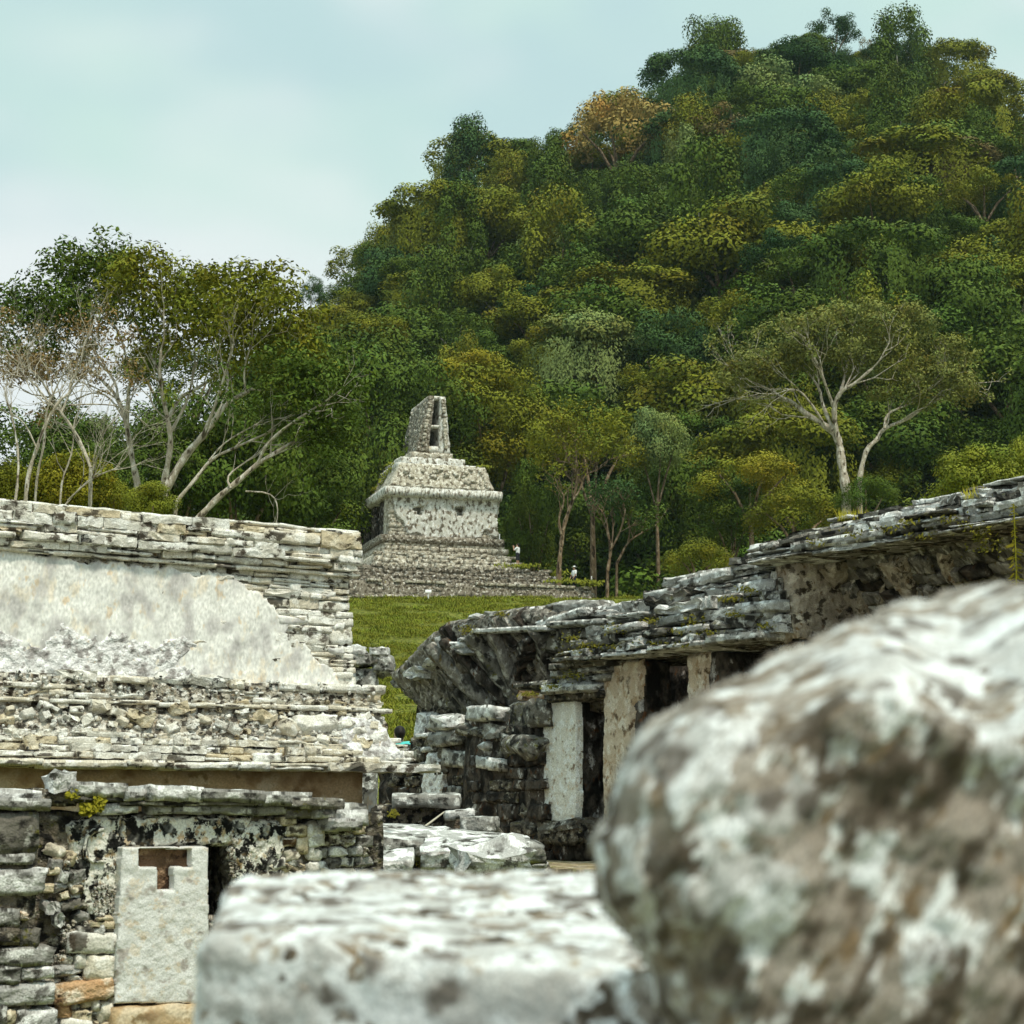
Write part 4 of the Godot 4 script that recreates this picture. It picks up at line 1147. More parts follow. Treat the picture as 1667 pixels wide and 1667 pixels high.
func stone_field(parent: Node, called: String, s0: float, s1: float, y0: float, y1: float, z: float, batter: float, long: Vector2, high: float, mat: String, holes := 0.0, keep_out := []) -> void:
	var st := SurfaceTool.new()
	st.begin(Mesh.PRIMITIVE_TRIANGLES)
	var y := y0
	while y < y1 - 0.05:
		var h := minf(high * rnd(0.8, 1.2), y1 - y)
		var s := s0 + rnd(0, 0.2)
		while s < s1 - 0.1:
			var l := rnd(long.x, long.y)
			var free := true
			for q in keep_out: free = free and Vector2(s + l * 0.5, y + h * 0.5).distance_to(q) > 0.55
			if rng.randf() > holes and free:
				var b := Basis.from_euler(Vector3(rnd(-0.08, 0.08), rnd(-0.08, 0.08), rnd(-0.06, 0.06))) * Basis.from_scale(Vector3(l * 1.12, h * 1.16, 0.4))
				st.append_from(pick(stones.ashlar), 0, Transform3D(b, Vector3(s + l * 0.5, y + h * 0.5, z - (y - y0) * batter - 0.18 + rnd(-0.035, 0.03))))
			s += l
		y += h
	tag(obj(called, st.commit(), mats[mat], parent), "", "", "", "stuff")


func build_temple() -> void:
	var t := temple_frame()
	var o := thing("temple", "small pale temple with sloped roof and tall openwork roof comb on stepped stone base", "temple", t)
	var wl := hit(t, 631, 845, 0).x
	var wr := hit(t, 808, 845, 0).x
	var wb := hit(t, 720, 882, 0).y
	var wtop := hit(t, 720, 806, 0).y
	var mid := (wl + wr) * 0.5
	var wide := wr - wl
	var deep := 11.0
	# end wall with its stained plaster and two small T-shaped windows
	obj("end_wall", rough_box(Vector3(wide, wtop - wb, 0.9), Vector3i(24, 10, 3), 0.08, 0.05, 0.8, 201), mats.temple_stone, o, Transform3D(Basis(), Vector3(mid, (wtop + wb) * 0.5, -0.95)))
	obj("inner_body", rough_box(Vector3(wide - 1.8, wtop - wb, deep), Vector3i(10, 6, 10), 0.08, 0.05, 0.8, 202), mats.temple_dark, o, Transform3D(Basis(), Vector3(mid + 0.9, (wtop + wb) * 0.5, -deep * 0.5 - 0.9)))
	var holes := []
	for q in [[682, 830], [748, 831]]:
		holes.append(px_poly(t, 0.1, [q[0] - 8, q[1] - 5, q[0] + 8, q[1] - 5, q[0] + 7, q[1] + 2, q[0] + 4, q[1] + 2, q[0] + 4, q[1] + 8, q[0] - 4, q[1] + 8, q[0] - 4, q[1] + 2, q[0] - 7, q[1] + 2]))
	holes.append(px_poly(t, 0.1, [672, 827, 677, 827, 677, 831, 672, 831]))
	obj("plaster_coat", plate(px_poly(t, 0.1, [633, 806, 810, 806, 810, 876, 796, 872, 790, 862, 782, 877, 690, 878, 680, 868, 664, 870, 655, 850, 644, 840, 640, 822]), 0.06, 0.10, 0.06, 0.04, 1.2, 203, 0.09, holes, 0.3), mats.temple_plaster, o, Transform3D(Basis(), Vector3(0, 0, 0.12)))
	var middles := []
	for h in holes:
		var c: Vector2 = (h[0] + h[2 if h.size() < 5 else 4]) * 0.5
		middles.append(c)
	stone_field(o, "wall_stones", wl, wr, wb, wtop - 0.2, 0.08, 0.0, Vector2(0.28, 0.6), 0.3, "temple_stone", 0.0, middles)
	# a shallow pilaster of stained stone down the middle
	var pm := hit(t, 722, 845, 0.2).x
	obj("pilaster", rough_box(Vector3(0.42, wtop - wb, 0.2), Vector3i(3, 12, 2), 0.04, 0.05, 1.5, 205), mats.temple_plaster, o, Transform3D(Basis(), Vector3(pm, (wtop + wb) * 0.5, 0.2)))
	# the open left side: piers with dark doorways between them
	for k in 4:
		obj("pier", rough_box(Vector3(0.8, wtop - wb, 1.2), Vector3i(4, 10, 4), 0.06, 0.05, 1.2, 206 + k), mats.drip_wall, o, Transform3D(Basis(), Vector3(wl + 0.5, (wtop + wb) * 0.5, -2.6 - k * 2.7)))
	obj("portico_wall", rough_box(Vector3(0.5, wtop - wb, deep), Vector3i(3, 8, 12), 0.05, 0.05, 1.0, 211), mats.temple_stone, o, Transform3D(Basis(), Vector3(wl + 1.9, (wtop + wb) * 0.5, -deep * 0.5 - 0.9)))
	# cornice
	var c0 := hit(t, 720, 811, 0.5).y
	var c1 := hit(t, 720, 795, 0.5).y
	var cl := hit(t, 626, 800, 0.5).x
	var cr := hit(t, 814, 804, 0.5).x
	obj("cornice", rough_box(Vector3(cr - cl, c1 - c0, deep + 1.4), Vector3i(30, 3, 30), 0.1, 0.09, 1.2, 212), mats.temple_plaster, o, Transform3D(Basis(), Vector3((cl + cr) * 0.5, (c0 + c1) * 0.5, -deep * 0.5 - 0.12)))
	var st := SurfaceTool.new()
	st.begin(Mesh.PRIMITIVE_TRIANGLES)
	var s := cl
	while s < cr:
		var l := rnd(0.14, 0.3)
		st.append_from(pick(stones.ashlar), 0, Transform3D(Basis.from_euler(Vector3(0, 0, rnd(-0.12, 0.12))) * Basis.from_scale(Vector3(l, (c1 - c0) * rnd(0.8, 1.05), 0.35)), Vector3(s + l * 0.5, (c0 + c1) * 0.5 - 0.05, 0.52)))
		s += l + 0.03
	tag(obj("cornice_stones", st.commit(), mats.temple_plaster, o), "", "", "", "stuff")
	# sloped frieze
	var m1 := hit(t, 720, 758, -0.8).y
	var ml := hit(t, 633, 797, 0.3).x
	var mr := hit(t, 806, 800, 0.3).x
	var tl := hit(t, 650, 760, -0.8).x
	var tr := hit(t, 788, 764, -0.8).x
	var mh := m1 - c1
	var mw := mr - ml
	var shrink := (tr - tl) / mw
	var slope := func(p: Vector3) -> Vector3:
		var k := clampf(p.y / mh + 0.5, 0, 1)
		return Vector3(p.x * lerpf(1, shrink, k) + lerpf(0, (tl + tr) * 0.5 - (ml + mr) * 0.5, k), p.y, p.z * lerpf(1, 0.86, k))
	obj("sloped_frieze", rough_box(Vector3(mw, mh, deep + 0.8), Vector3i(30, 10, 24), 0.06, 0.09, 1.1, 213, slope, false, 2), mats.temple_stone, o, Transform3D(Basis(), Vector3((ml + mr) * 0.5, (c1 + m1) * 0.5, -deep * 0.5 - 0.1)))
	# remains of stucco figures on the frieze: knobs and diagonal ridges
	var rel := SurfaceTool.new()
	rel.begin(Mesh.PRIMITIVE_TRIANGLES)
	for i in 30:
		var yy := rnd(0.12, 0.88)
		var half := lerpf(mw * 0.5, (tr - tl) * 0.5, yy) - 0.5
		var xx := lerpf((ml + mr) * 0.5, (tl + tr) * 0.5, yy) + rnd(-half, half)
		var r := rnd(0.06, 0.18)
		rel.append_from(pick(stones.lump), 0, Transform3D(Basis.from_euler(Vector3(-0.5, 0, rnd(-1, 1))) * Basis.from_scale(Vector3(r * rnd(1.4, 3.4), r * 1.9, 0.14)), Vector3(xx, c1 + mh * yy, lerpf(0.3, -0.47, yy) + 0.02)))
	tag(obj("stucco_relief", rel.commit(), mats.temple_stone, o), "", "", "", "stuff")
	for q in [[646, 772, 640, 796, 0], [668, 772, 676, 796, 1], [776, 774, 786, 798, 1], [782, 770, 799, 798, 0]]:
		var p0 := hit(t, q[0], q[1], -0.35)
		var p1 := hit(t, q[2], q[3], 0.3)
		var tb := Tubes.new()
		tb.add([p0, p1], 0.12, 0.12, 6)
		obj("stucco_ridge", make_mesh(tb.v, tb.idx), mats.temple_stone, o)
	# upper moulding and the low steps that carry the comb
	var u0 := hit(t, 720, 764, -0.7).y
	var u1 := hit(t, 720, 754, -0.7).y
	obj("roof_moulding", rough_box(Vector3(tr - tl + 0.3, u1 - u0, deep * 0.84), Vector3i(24, 2, 16), 0.07, 0.07, 1.2, 214), mats.temple_plaster, o, Transform3D(Basis(), Vector3((tl + tr) * 0.5, (u0 + u1) * 0.5, -deep * 0.5 - 0.2)))
	var r1 := hit(t, 720, 744, -1.3).y
	var a1 := hit(t, 654, 750, -1.3).x
	var b1 := hit(t, 760, 750, -1.3).x
	obj("roof_step", rough_box(Vector3(b1 - a1, r1 - u1 + 0.1, deep * 0.74), Vector3i(16, 3, 14), 0.1, 0.09, 1.0, 215), mats.temple_plaster, o, Transform3D(Basis(), Vector3((a1 + b1) * 0.5, (u1 + r1) * 0.5 - 0.05, -deep * 0.5 - 0.3)))
	var r2 := hit(t, 705, 736, -1.8).y
	var a2 := hit(t, 668, 740, -1.8).x
	var b2 := hit(t, 738, 740, -1.8).x
	obj("roof_step", rough_box(Vector3(b2 - a2, r2 - r1 + 0.1, 7.2), Vector3i(12, 3, 12), 0.1, 0.08, 1.0, 216), mats.temple_stone, o, Transform3D(Basis(), Vector3((a2 + b2) * 0.5, (r1 + r2) * 0.5 - 0.04, -5.5)))
	# ---- the roof comb: two thin walls that lean together, tied by cross walls with openings between
	var fz := -2.2
	var back := 5.6
	var y0 := hit(t, 706, 737, fz).y
	var y1 := hit(t, 706, 645, fz).y
	var bl := hit(t, 678, 730, fz).x
	var br := hit(t, 734, 730, fz).x
	var pl := hit(t, 697, 648, fz).x
	var pr := hit(t, 726, 648, fz).x
	var high := y1 - y0
	for side in 2:
		var xb := bl + 0.48 if side == 0 else br - 0.46
		var xt := pl + 0.26 if side == 0 else pr - 0.26
		var bend := func(p: Vector3) -> Vector3:
			var k := p.y / high + 0.5
			var worn := 0.0
			if p.y > 0.0 and p.z < -back * 0.25: worn = -0.5 * smoothstep(-back * 0.25, -back * 0.5, p.z) * p.y / high
			return Vector3(p.x * lerpf(1.5, 0.75, k) + lerpf(xb, xt, k), p.y * (1 + worn), p.z)
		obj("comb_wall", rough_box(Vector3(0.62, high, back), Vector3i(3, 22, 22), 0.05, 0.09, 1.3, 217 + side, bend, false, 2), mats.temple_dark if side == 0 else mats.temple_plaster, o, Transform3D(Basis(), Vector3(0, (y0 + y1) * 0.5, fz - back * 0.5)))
	for q in [[0.0, 0.12, 0.0], [0.44, 0.055, 0.0], [0.94, 0.07, 0.0]]:
		var k: float = q[0] + q[1] * 0.5
		var xl := lerpf(bl, pl, k)
		var xr := lerpf(br, pr, k)
		obj("comb_tie", rough_box(Vector3(xr - xl - 0.1, high * q[1], back * 0.97), Vector3i(6, 2, 10), 0.05, 0.05, 1.4, 220), mats.temple_plaster, o, Transform3D(Basis(), Vector3((xl + xr) * 0.5, y0 + high * k, fz - back * 0.5 + q[2] * 0.3 + 0.03)))
	var relief := SurfaceTool.new()
	relief.begin(Mesh.PRIMITIVE_TRIANGLES)
	for i in 70:      # battered stucco on the comb's long face
		var k := rnd(0.05, 0.92)
		relief.append_from(pick(stones.ashlar), 0, Transform3D(Basis.from_euler(Vector3(rnd(-0.3, 0.3), PI / 2, 0)) * Basis.from_scale(Vector3(rnd(0.15, 0.4), rnd(0.1, 0.3), 0.3)), Vector3(lerpf(bl, pl, k) + 0.12, y0 + high * k, fz - rnd(0.1, back - 0.4))))
	for i in 60:      # and on its narrow end
		var k := rnd(0.1, 0.97)
		var sd := rng.randf() < 0.5
		relief.append_from(pick(stones.ashlar), 0, Transform3D(Basis.from_euler(Vector3(0, 0, rnd(-0.2, 0.2))) * Basis.from_scale(Vector3(rnd(0.2, 0.4), rnd(0.1, 0.3), 0.25)), Vector3(lerpf(bl + 0.38, pl + 0.24, k) if sd else lerpf(br - 0.36, pr - 0.24, k), y0 + high * k, fz + 0.02)))
	tag(obj("comb_relief", relief.commit(), mats.temple_stone, o), "", "", "", "stuff")
	# ---- plinth under the walls
	var q0 := hit(t, 720, 912, 0.6).y
	var q1 := hit(t, 720, 886, 0.6).y
	var q2 := hit(t, 720, 874, 0.6).y
	var ql := hit(t, 619, 890, 0.6).x
	var qr := hit(t, 822, 890, 0.6).x
	obj("plinth", rough_box(Vector3(qr - ql - 0.3, q1 - q0 + 0.4, deep + 1.6), Vector3i(16, 4, 16), 0.06, 0.05, 1.0, 231), mats.temple_stone, o, Transform3D(Basis(), Vector3((ql + qr) * 0.5, (q0 + q1) * 0.5 - 0.2, -deep * 0.5 - 0.35)))
	obj("plinth_cap", rough_box(Vector3(qr - ql, q2 - q1 + 0.06, deep + 1.9), Vector3i(40, 2, 20), 0.06, 0.06, 1.2, 232), mats.temple_dark, o, Transform3D(Basis(), Vector3((ql + qr) * 0.5, (q1 + q2) * 0.5, -deep * 0.5 - 0.36)))
	stone_field(o, "plinth_stones", ql + 0.2, qr - 0.2, q0, q1, 0.5, 0.0, Vector2(0.35, 0.7), 0.32, "temple_stone")
	# ---- stepped base: left end, right end, bottom and top at given depth in front of the wall
	var tiers := [
		[602, 852, 926, 902, 2.2, "temple_stone"], [566, 928, 952, 922, 4.6, "temple_dark"], [545, 990, 990, 947, 7.4, "temple_dark"]]
	for k in 3:
		var q: Array = tiers[k]
		var z: float = q[4]
		var xl := hit(t, q[0], q[2], z).x
		var xr := hit(t, q[1], q[2], z).x
		var yb := hit(t, 720, q[2], z).y - 0.4
		var yt := hit(t, 720, q[3], z).y
		var far_back := deep + 4.0 + z
		var hh := yt - yb
		var lean := func(p: Vector3) -> Vector3:
			var kk := p.y / hh + 0.5
			var w := (xr - xl) * 0.5
			return Vector3(p.x - signf(p.x) * kk * (1.6 if p.x > 0 else 0.5) * smoothstep(w * 0.7, w, absf(p.x)), p.y, p.z - (0.5 * kk if p.z > 0 else 0.0))
		obj("terrace_tier", rough_box(Vector3(xr - xl, hh, far_back), Vector3i(40, 8, 12), 0.1, 0.12, 0.7, 240 + k, lean, false, 2), mats[q[5]], o, Transform3D(Basis(), Vector3((xl + xr) * 0.5, (yb + yt) * 0.5, z - far_back * 0.5)))
		stone_field(o, "terrace_stones", xl + 0.2, xr - (1.2 if k else 0.6), yb + 0.2, yt + 0.05, z - 0.05, 0.26, Vector2(0.3, 0.9), 0.27, q[5], 0.3)
		# worn pale edge along the top of the tier
		var s2 := xl + 0.3
		var ed := SurfaceTool.new()
		ed.begin(Mesh.PRIMITIVE_TRIANGLES)
		while s2 < xr - 1.4:
			var l := rnd(0.3, 0.9)
			if rng.randf() < 0.7:
				ed.append_from(pick(stones.ashlar), 0, Transform3D(Basis.from_euler(Vector3(0, 0, rnd(-0.05, 0.05))) * Basis.from_scale(Vector3(l, 0.2, 0.6)), Vector3(s2 + l * 0.5, yt + 0.0, z - 0.62)))
			s2 += l
		tag(obj("tier_edge", ed.commit(), mats.temple_stone, o), "", "", "", "stuff")
	# grass and weeds on the tier tops at the right and on the roof slope at the left
	var lv := Leaves.new()
	for q in [[850, 921, 4.0, 40, 3], [905, 934, 3.6, 20, 6], [920, 946, 6.6, 40, 3], [965, 950, 6.9, 16, 4], [955, 948, 6.8, 20, 3], [628, 780, -4.0, 10, 14], [640, 762, -3.0, 8, 10], [612, 800, -6.0, 10, 8], [788, 760, -1.2, 14, 2]]:
		for i in 160:
			var p := hit(t, q[0] + rng.randfn(0, q[3] * 0.5), q[1] + rng.randfn(0, q[4] * 0.5), q[2] + rnd(-0.5, 0.5))
			var d := Vector3(rnd(-0.6, 0.6), rnd(0.3, 1), rnd(0, 1)).normalized()
			lv.leaf(p, (d + rand_dir() * 0.5).normalized(), d, Vector3.UP + rand_dir() * 0.7, rnd(0.2, 0.4), rnd(0.08, 0.16), Color(1, 1, 1) * rnd(0.6, 1.2))
	tag(obj("roof_weeds", lv.mesh(), mats.leaf_olive, o), "", "", "", "stuff")
	# a low kerb of stones in the grass before the base
	var kerb := thing("stone_kerb", "low line of rough stones across the grass below the temple base", "kerb", t)
	for i in 46:
		var px := lerpf(556, 830, i / 45.0) + rnd(-2, 2)
		if rng.randf() < 0.14: continue
		var p := hit(t, px, 985 + rnd(-1, 1), 11.5)
		stone(kerb, "ashlar", Vector3(p.x, ground_height((t * p).x, (t * p).z) + 0.1, p.z), Vector3(rnd(0.2, 0.45), rnd(0.16, 0.34), 0.4), pick(["temple_stone", "temple_dark"]), Vector3(0, rnd(-0.4, 0.4), rnd(-0.1, 0.1)), "kerb_stone")


# ---------------------------------------------------------------- rocks close to the camera

func boulder(front: PackedVector2Array, cell: float, deep: float, round_r: float, amp: float, sd: int, ridge: Callable) -> ArrayMesh:
	# a closed boulder: the outline in the plane z = 0 swells to the front and to the back
	var lo := front[0]
	var hi := front[0]
	for p in front:
		lo = lo.min(p)
		hi = hi.max(p)
	lo -= Vector2(cell, cell) * 2
	var nx := int((hi.x - lo.x) / cell) + 4
	var ny := int((hi.y - lo.y) / cell) + 4
	var v := PackedVector3Array()
	var d := PackedFloat32Array()
	var off := Vector3(sd * 1.7, sd * 2.9, sd * 0.7)
	for j in ny:
		for i in nx:
			var p := lo + Vector2(i, j) * cell
			var q := Vector3(p.x, p.y, 0)
			d.append(poly_distance(p, front) + wob.get_noise_3dv(q * 6.0 + off) * 0.008 + wob.get_noise_3dv(q * 22.0 + off) * 0.006)
	for back in 2:
		for j in ny:
			for i in nx:
				var p := lo + Vector2(i, j) * cell
				var dd := maxf(d[j * nx + i], 0.0)
				var k := clampf(dd / round_r, 0, 1)
				var z := deep * sqrt(maxf(0.0, 1.0 - (1.0 - k) * (1.0 - k)))
				var q := Vector3(p.x, p.y, back * 3.0)
				var push := minf(1.0, dd / 0.02)
				z += push * amp * (wob.get_noise_3dv(q * 7.0 + off) + 0.5 * wob.get_noise_3dv(q * 19.0 + off) + 0.28 * wob.get_noise_3dv(q * 53.0 + off))
				v.append(Vector3(p.x, p.y, ridge.call(p, z if back == 0 else -z * 0.9)))
	var idx := PackedInt32Array()
	for back in 2:
		for j in ny - 1:
			for i in nx - 1:
				var a := j * nx + i
				if d[a] > 0 or d[a + 1] > 0 or d[a + nx] > 0 or d[a + nx + 1] > 0:
					var b := back * nx * ny
					if back == 0: idx.append_array([a, a + nx + 1, a + 1, a, a + nx, a + nx + 1])
					else: idx.append_array([b + a, b + a + 1, b + a + nx + 1, b + a, b + a + nx + 1, b + a + nx])
	return make_mesh(v, idx)


func crust_of(mesh: ArrayMesh, inside: Callable, lift: float) -> ArrayMesh:
	# the part of a rock that a pale crust covers, a little proud of it
	var arr := mesh.surface_get_arrays(0)
	var v: PackedVector3Array = arr[Mesh.ARRAY_VERTEX]
	var n: PackedVector3Array = arr[Mesh.ARRAY_NORMAL]
	var idx: PackedInt32Array = arr[Mesh.ARRAY_INDEX]
	var d := PackedFloat32Array()
	var w := PackedVector3Array()
	for i in v.size():
		var k: float = inside.call(v[i], n[i])
		d.append(k)
		w.append(v[i] + n[i] * (lift * clampf(k / 0.008, -0.6, 1.0)))
	var out := PackedInt32Array()
	for i in range(0, idx.size(), 3):
		if d[idx[i]] > 0 or d[idx[i + 1]] > 0 or d[idx[i + 2]] > 0:
			out.append_array([idx[i], idx[i + 1], idx[i + 2]])
	return make_mesh(w, out)


func turned(mesh: ArrayMesh, b: Basis) -> ArrayMesh:
	var arr := mesh.surface_get_arrays(0)
	var v: PackedVector3Array = arr[Mesh.ARRAY_VERTEX]
	for i in v.size(): v[i] = b * v[i]
	return make_mesh(v, arr[Mesh.ARRAY_INDEX])


func ragged(p: Vector3, amount: float) -> float:
	return (wob.get_noise_3dv(p * 8.0) + 0.7 * wob.get_noise_3dv(p * 23.0) + 0.5 * wob.get_noise_3dv(p * 61.0)) * amount


func build_near_rocks() -> void:
	# the large rock at the right
	var t := frame(at(1330, 1326, 1.55), -6)
	var outline := px_poly(t, 0.0, [1034, 1214, 1072, 1172, 1124, 1140, 1178, 1118, 1230, 1094, 1274, 1058, 1330, 1026, 1400, 996, 1470, 958, 1530, 926, 1600, 908, 1680, 900, 1800, 912, 1930, 1010, 2000, 1200, 2010, 1500, 1950, 1800, 1700, 1900, 1300, 1900, 1120, 1800, 1090, 1690, 1060, 1590, 1030, 1535, 985, 1480, 968, 1430, 974, 1360, 992, 1310, 1010, 1260])
	var ya := hit(t, 1000, 1200, 0)
	var yb := hit(t, 1667, 1175, 0)
	var ridge := func(p: Vector2, z: float) -> float:
		var k := (p.x - ya.x) / (yb.x - ya.x)
		var line := lerpf(ya.y, yb.y, k) + 0.018 * sin(p.x * 40.0)
		return z - maxf(0.0, p.y - line) * 1.5 * smoothstep(0.15, 0.75, k) - maxf(0.0, p.y - line) * 0.5
	var stone_mesh := boulder(outline, 0.0045, 0.15, 0.085, 0.014, 301, ridge)
	var patches := []  # outlines of the pale crust; the first whitens the whole sloping top
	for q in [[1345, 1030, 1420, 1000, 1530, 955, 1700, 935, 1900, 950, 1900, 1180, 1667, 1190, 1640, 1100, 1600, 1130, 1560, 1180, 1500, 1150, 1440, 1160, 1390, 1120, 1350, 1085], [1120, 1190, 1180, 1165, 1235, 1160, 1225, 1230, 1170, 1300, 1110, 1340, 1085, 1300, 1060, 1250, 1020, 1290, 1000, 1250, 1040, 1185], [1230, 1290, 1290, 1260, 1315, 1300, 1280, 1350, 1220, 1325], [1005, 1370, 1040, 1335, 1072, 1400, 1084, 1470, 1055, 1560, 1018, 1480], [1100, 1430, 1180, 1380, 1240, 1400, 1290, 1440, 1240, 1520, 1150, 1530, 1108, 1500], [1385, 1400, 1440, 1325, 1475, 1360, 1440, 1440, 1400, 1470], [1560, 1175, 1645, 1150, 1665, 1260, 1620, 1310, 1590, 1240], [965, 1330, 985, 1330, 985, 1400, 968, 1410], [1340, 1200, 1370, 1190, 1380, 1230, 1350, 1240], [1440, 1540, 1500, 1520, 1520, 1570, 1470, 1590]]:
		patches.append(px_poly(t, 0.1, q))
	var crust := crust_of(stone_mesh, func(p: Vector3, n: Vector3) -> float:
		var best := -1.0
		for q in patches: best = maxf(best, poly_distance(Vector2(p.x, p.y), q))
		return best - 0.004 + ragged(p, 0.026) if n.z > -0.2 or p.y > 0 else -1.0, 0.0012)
	var lean := Basis(Vector3.BACK, deg_to_rad(-28))      # the stone's bedding, and so its streaks, lean to the right
	var rock := obj("rock", turned(stone_mesh, lean.inverse()), mats.boulder_grey, null, t * Transform3D(lean, Vector3.ZERO))
	obj("pale_crust", turned(crust, lean.inverse()), mats.boulder_white, rock)
	tag(rock, "large out-of-focus grey and white patchy rock rising at the lower right", "rock")
	# the slab lying left of it
	var b := Basis.from_euler(Vector3(deg_to_rad(6.0), deg_to_rad(4.8), 0))
	var slab_mesh := rough_box(Vector3(0.48, 0.3, 0.50), Vector3i(84, 50, 84), 0.022, 0.010, 3.6, 302, func(p: Vector3) -> Vector3: return p + Vector3(0, 0, smoothstep(-0.12, 0.25, p.z) * (p.x + 0.22) * 0.5), false, 3)
	var slab := obj("rock", slab_mesh, mats.rock_grey, null, Transform3D(b, Vector3(-0.086, EYE - 0.2415, -2.17)))
	obj("pale_crust", crust_of(slab_mesh, func(p: Vector3, n: Vector3) -> float: return 0.012 + ragged(p * 0.7, 0.05), 0.0012), mats.rock_white, slab)
	tag(slab, "flat out-of-focus white slab lying in the lower middle foreground", "rock")
	# stones of the parapet that carry the two
	var low := obj("rock", rough_box(Vector3(0.5, 0.3, 0.5), Vector3i(30, 20, 30), 0.05, 0.02, 6.0, 303, null, false, 3), mats.rock_white, null, Transform3D(Basis(Vector3.UP, 0.2), at(850, 1700, 1.75) + Vector3(0.03, -0.17, 0)))
	tag(low, "pale rock at the bottom edge under the white slab", "rock")
	var wall := thing("parapet", "rough stone parapet under the two blurred foreground rocks", "wall", frame(Vector3(0.15, 0, -2.05), 0))
	obj("parapet_core", rough_box(Vector3(2.6, 1.72, 1.3), Vector3i(40, 26, 20), 0.12, 0.05, 2.0, 304, null, false, 3), mats.rock_grey, wall, Transform3D(Basis(), Vector3(0.4, 0.86, 0.0)))


# ---------------------------------------------------------------- forest

func make_crown(kind: String, sd: int, fine := false) -> ArrayMesh:
	# crowns are about 5 m in radius; origin at the foot of the crown
	rng.seed = 900 + sd
	var lv := Leaves.new()
	lv.scale = 0.5 if fine else 0.58
	lv.more = 3.4 if fine else 2.7
	if kind == "dome":
		for i in 40:
			var d := rand_dir()
			d.y = absf(d.y) * 1.15 - 0.2
			d = d.normalized()
			var k := rnd(0.55, 1.14)
			var r := rnd(1.0, 2.2)
			tuft(lv, Vector3(d.x * 3.9 * k, 2.1 + d.y * 3.5 * k, d.z * 3.9 * k), Vector3(r, r * 0.72, r), int(48 * r * r), 0.6, 0.36, rnd(0.72, 1.3))
	elif kind == "spread":
		for i in 44:
			var a := rnd(0, TAU)
			var q := sqrt(rng.randf())
			var r := rnd(0.8, 1.35)
			tuft(lv, Vector3(cos(a) * q * 4.3, 2.7 - q * q * 1.9 + rnd(-0.35, 0.35), sin(a) * q * 4.3), Vector3(r * 1.15, r * 0.5, r * 1.15), int(80 * r * r), 0.5, 0.26, rnd(0.75, 1.3), 0.6)
	elif kind == "column":
		for i in 46:
			var y := pow(rng.randf(), 0.8) * 9.0
			var a := rnd(0, TAU)
			var q := 3.0 * sqrt(maxf(0.05, 1.0 - pow(y / 9.6, 3.0))) * rnd(0.8, 1.1)
			var r := rnd(0.9, 1.6)
			tuft(lv, Vector3(cos(a) * q, y, sin(a) * q), Vector3(r, r * 1.25, r), int(56 * r * r), 0.58, 0.32, rnd(0.65, 1.3), 0.45, 0.1)
	elif kind == "tall":       # leafy from the ground up
		for i in 44:
			var d := rand_dir()
			var k := rnd(0.7, 1.1)
			var r := rnd(1.1, 2.1)
			tuft(lv, Vector3(d.x * 3.6 * k, 4.6 + d.y * 4.2 * k, d.z * 3.6 * k), Vector3(r, r * 0.8, r), int(46 * r * r), 0.6, 0.34, rnd(0.7, 1.3), 0.5)
	elif kind == "veil":       # a wide crown with curtains of creepers below
		for i in 30:
			var d := rand_dir()
			d.y = absf(d.y)
			var r := rnd(1.0, 1.7)
			tuft(lv, Vector3(d.x * 4.4, 6.0 + d.y * 2.4, d.z * 4.4), Vector3(r, r * 0.7, r), int(60 * r * r), 0.58, 0.32, rnd(0.75, 1.3), 0.5)
		for i in 80:
			var a := rnd(0, TAU)
			var q := rnd(3.4, 4.6)
			var top := rnd(4.2, 6.6)
			var foot := rnd(-1.0, 3.0)
			var w := rnd(0.3, 0.7)
			for k in int(34 * lv.more):
				var y := rnd(foot, top)
				var out := Vector3(cos(a), 0.15, sin(a))
				var f := rnd(0.8, 1.05)
				lv.leaf(Vector3(cos(a) * q, y, sin(a) * q) + Vector3(rnd(-w, w), 0, rnd(-w, w)), (out + rand_dir() * 0.5).normalized(), out, Vector3(rnd(-1, 1), -0.9, rnd(-1, 1)), rnd(0.4, 0.7) * lv.scale, rnd(0.16, 0.3) * lv.scale, Color(f, f, f))
	elif kind == "loose":
		for i in 46:
			var d := rand_dir()
			d.y = absf(d.y) * 1.2 - 0.25
			var k := rnd(0.6, 1.08)
			var r := rnd(0.6, 1.15)
			tuft(lv, Vector3(d.x * 4.2 * k, 2.2 + d.y * 3.4 * k, d.z * 4.2 * k), Vector3(r, r * 0.8, r), int(70 * r * r), 0.5, 0.25, rnd(0.7, 1.35))
	elif kind == "bush":
		for i in 22:
			var d := rand_dir()
			d.y = absf(d.y)
			var r := rnd(1.0, 1.8)
			tuft(lv, Vector3(d.x * 3.8, 0.6 + d.y * 2.4, d.z * 3.8), Vector3(r, r * 0.8, r), int(70 * r * r), 0.5, 0.26, rnd(0.72, 1.3))
	return lv.mesh()


func crown_mesh(kind: String, fine := false) -> ArrayMesh:
	var key := kind + ("_fine" if fine else "")
	if not crowns.has(key):
		crowns[key] = []
		var keep := rng.state
		for i in 2 if fine else 3:
			crowns[key].append(make_crown(kind, i * 7 + kind.length() * 31, fine))
		rng.state = keep
	return pick(crowns[key])


const CROWN_HIGH := {"dome": 6.3, "spread": 3.6, "column": 10.2, "veil": 9.0, "loose": 6.4, "bush": 4.2, "tall": 10.0}

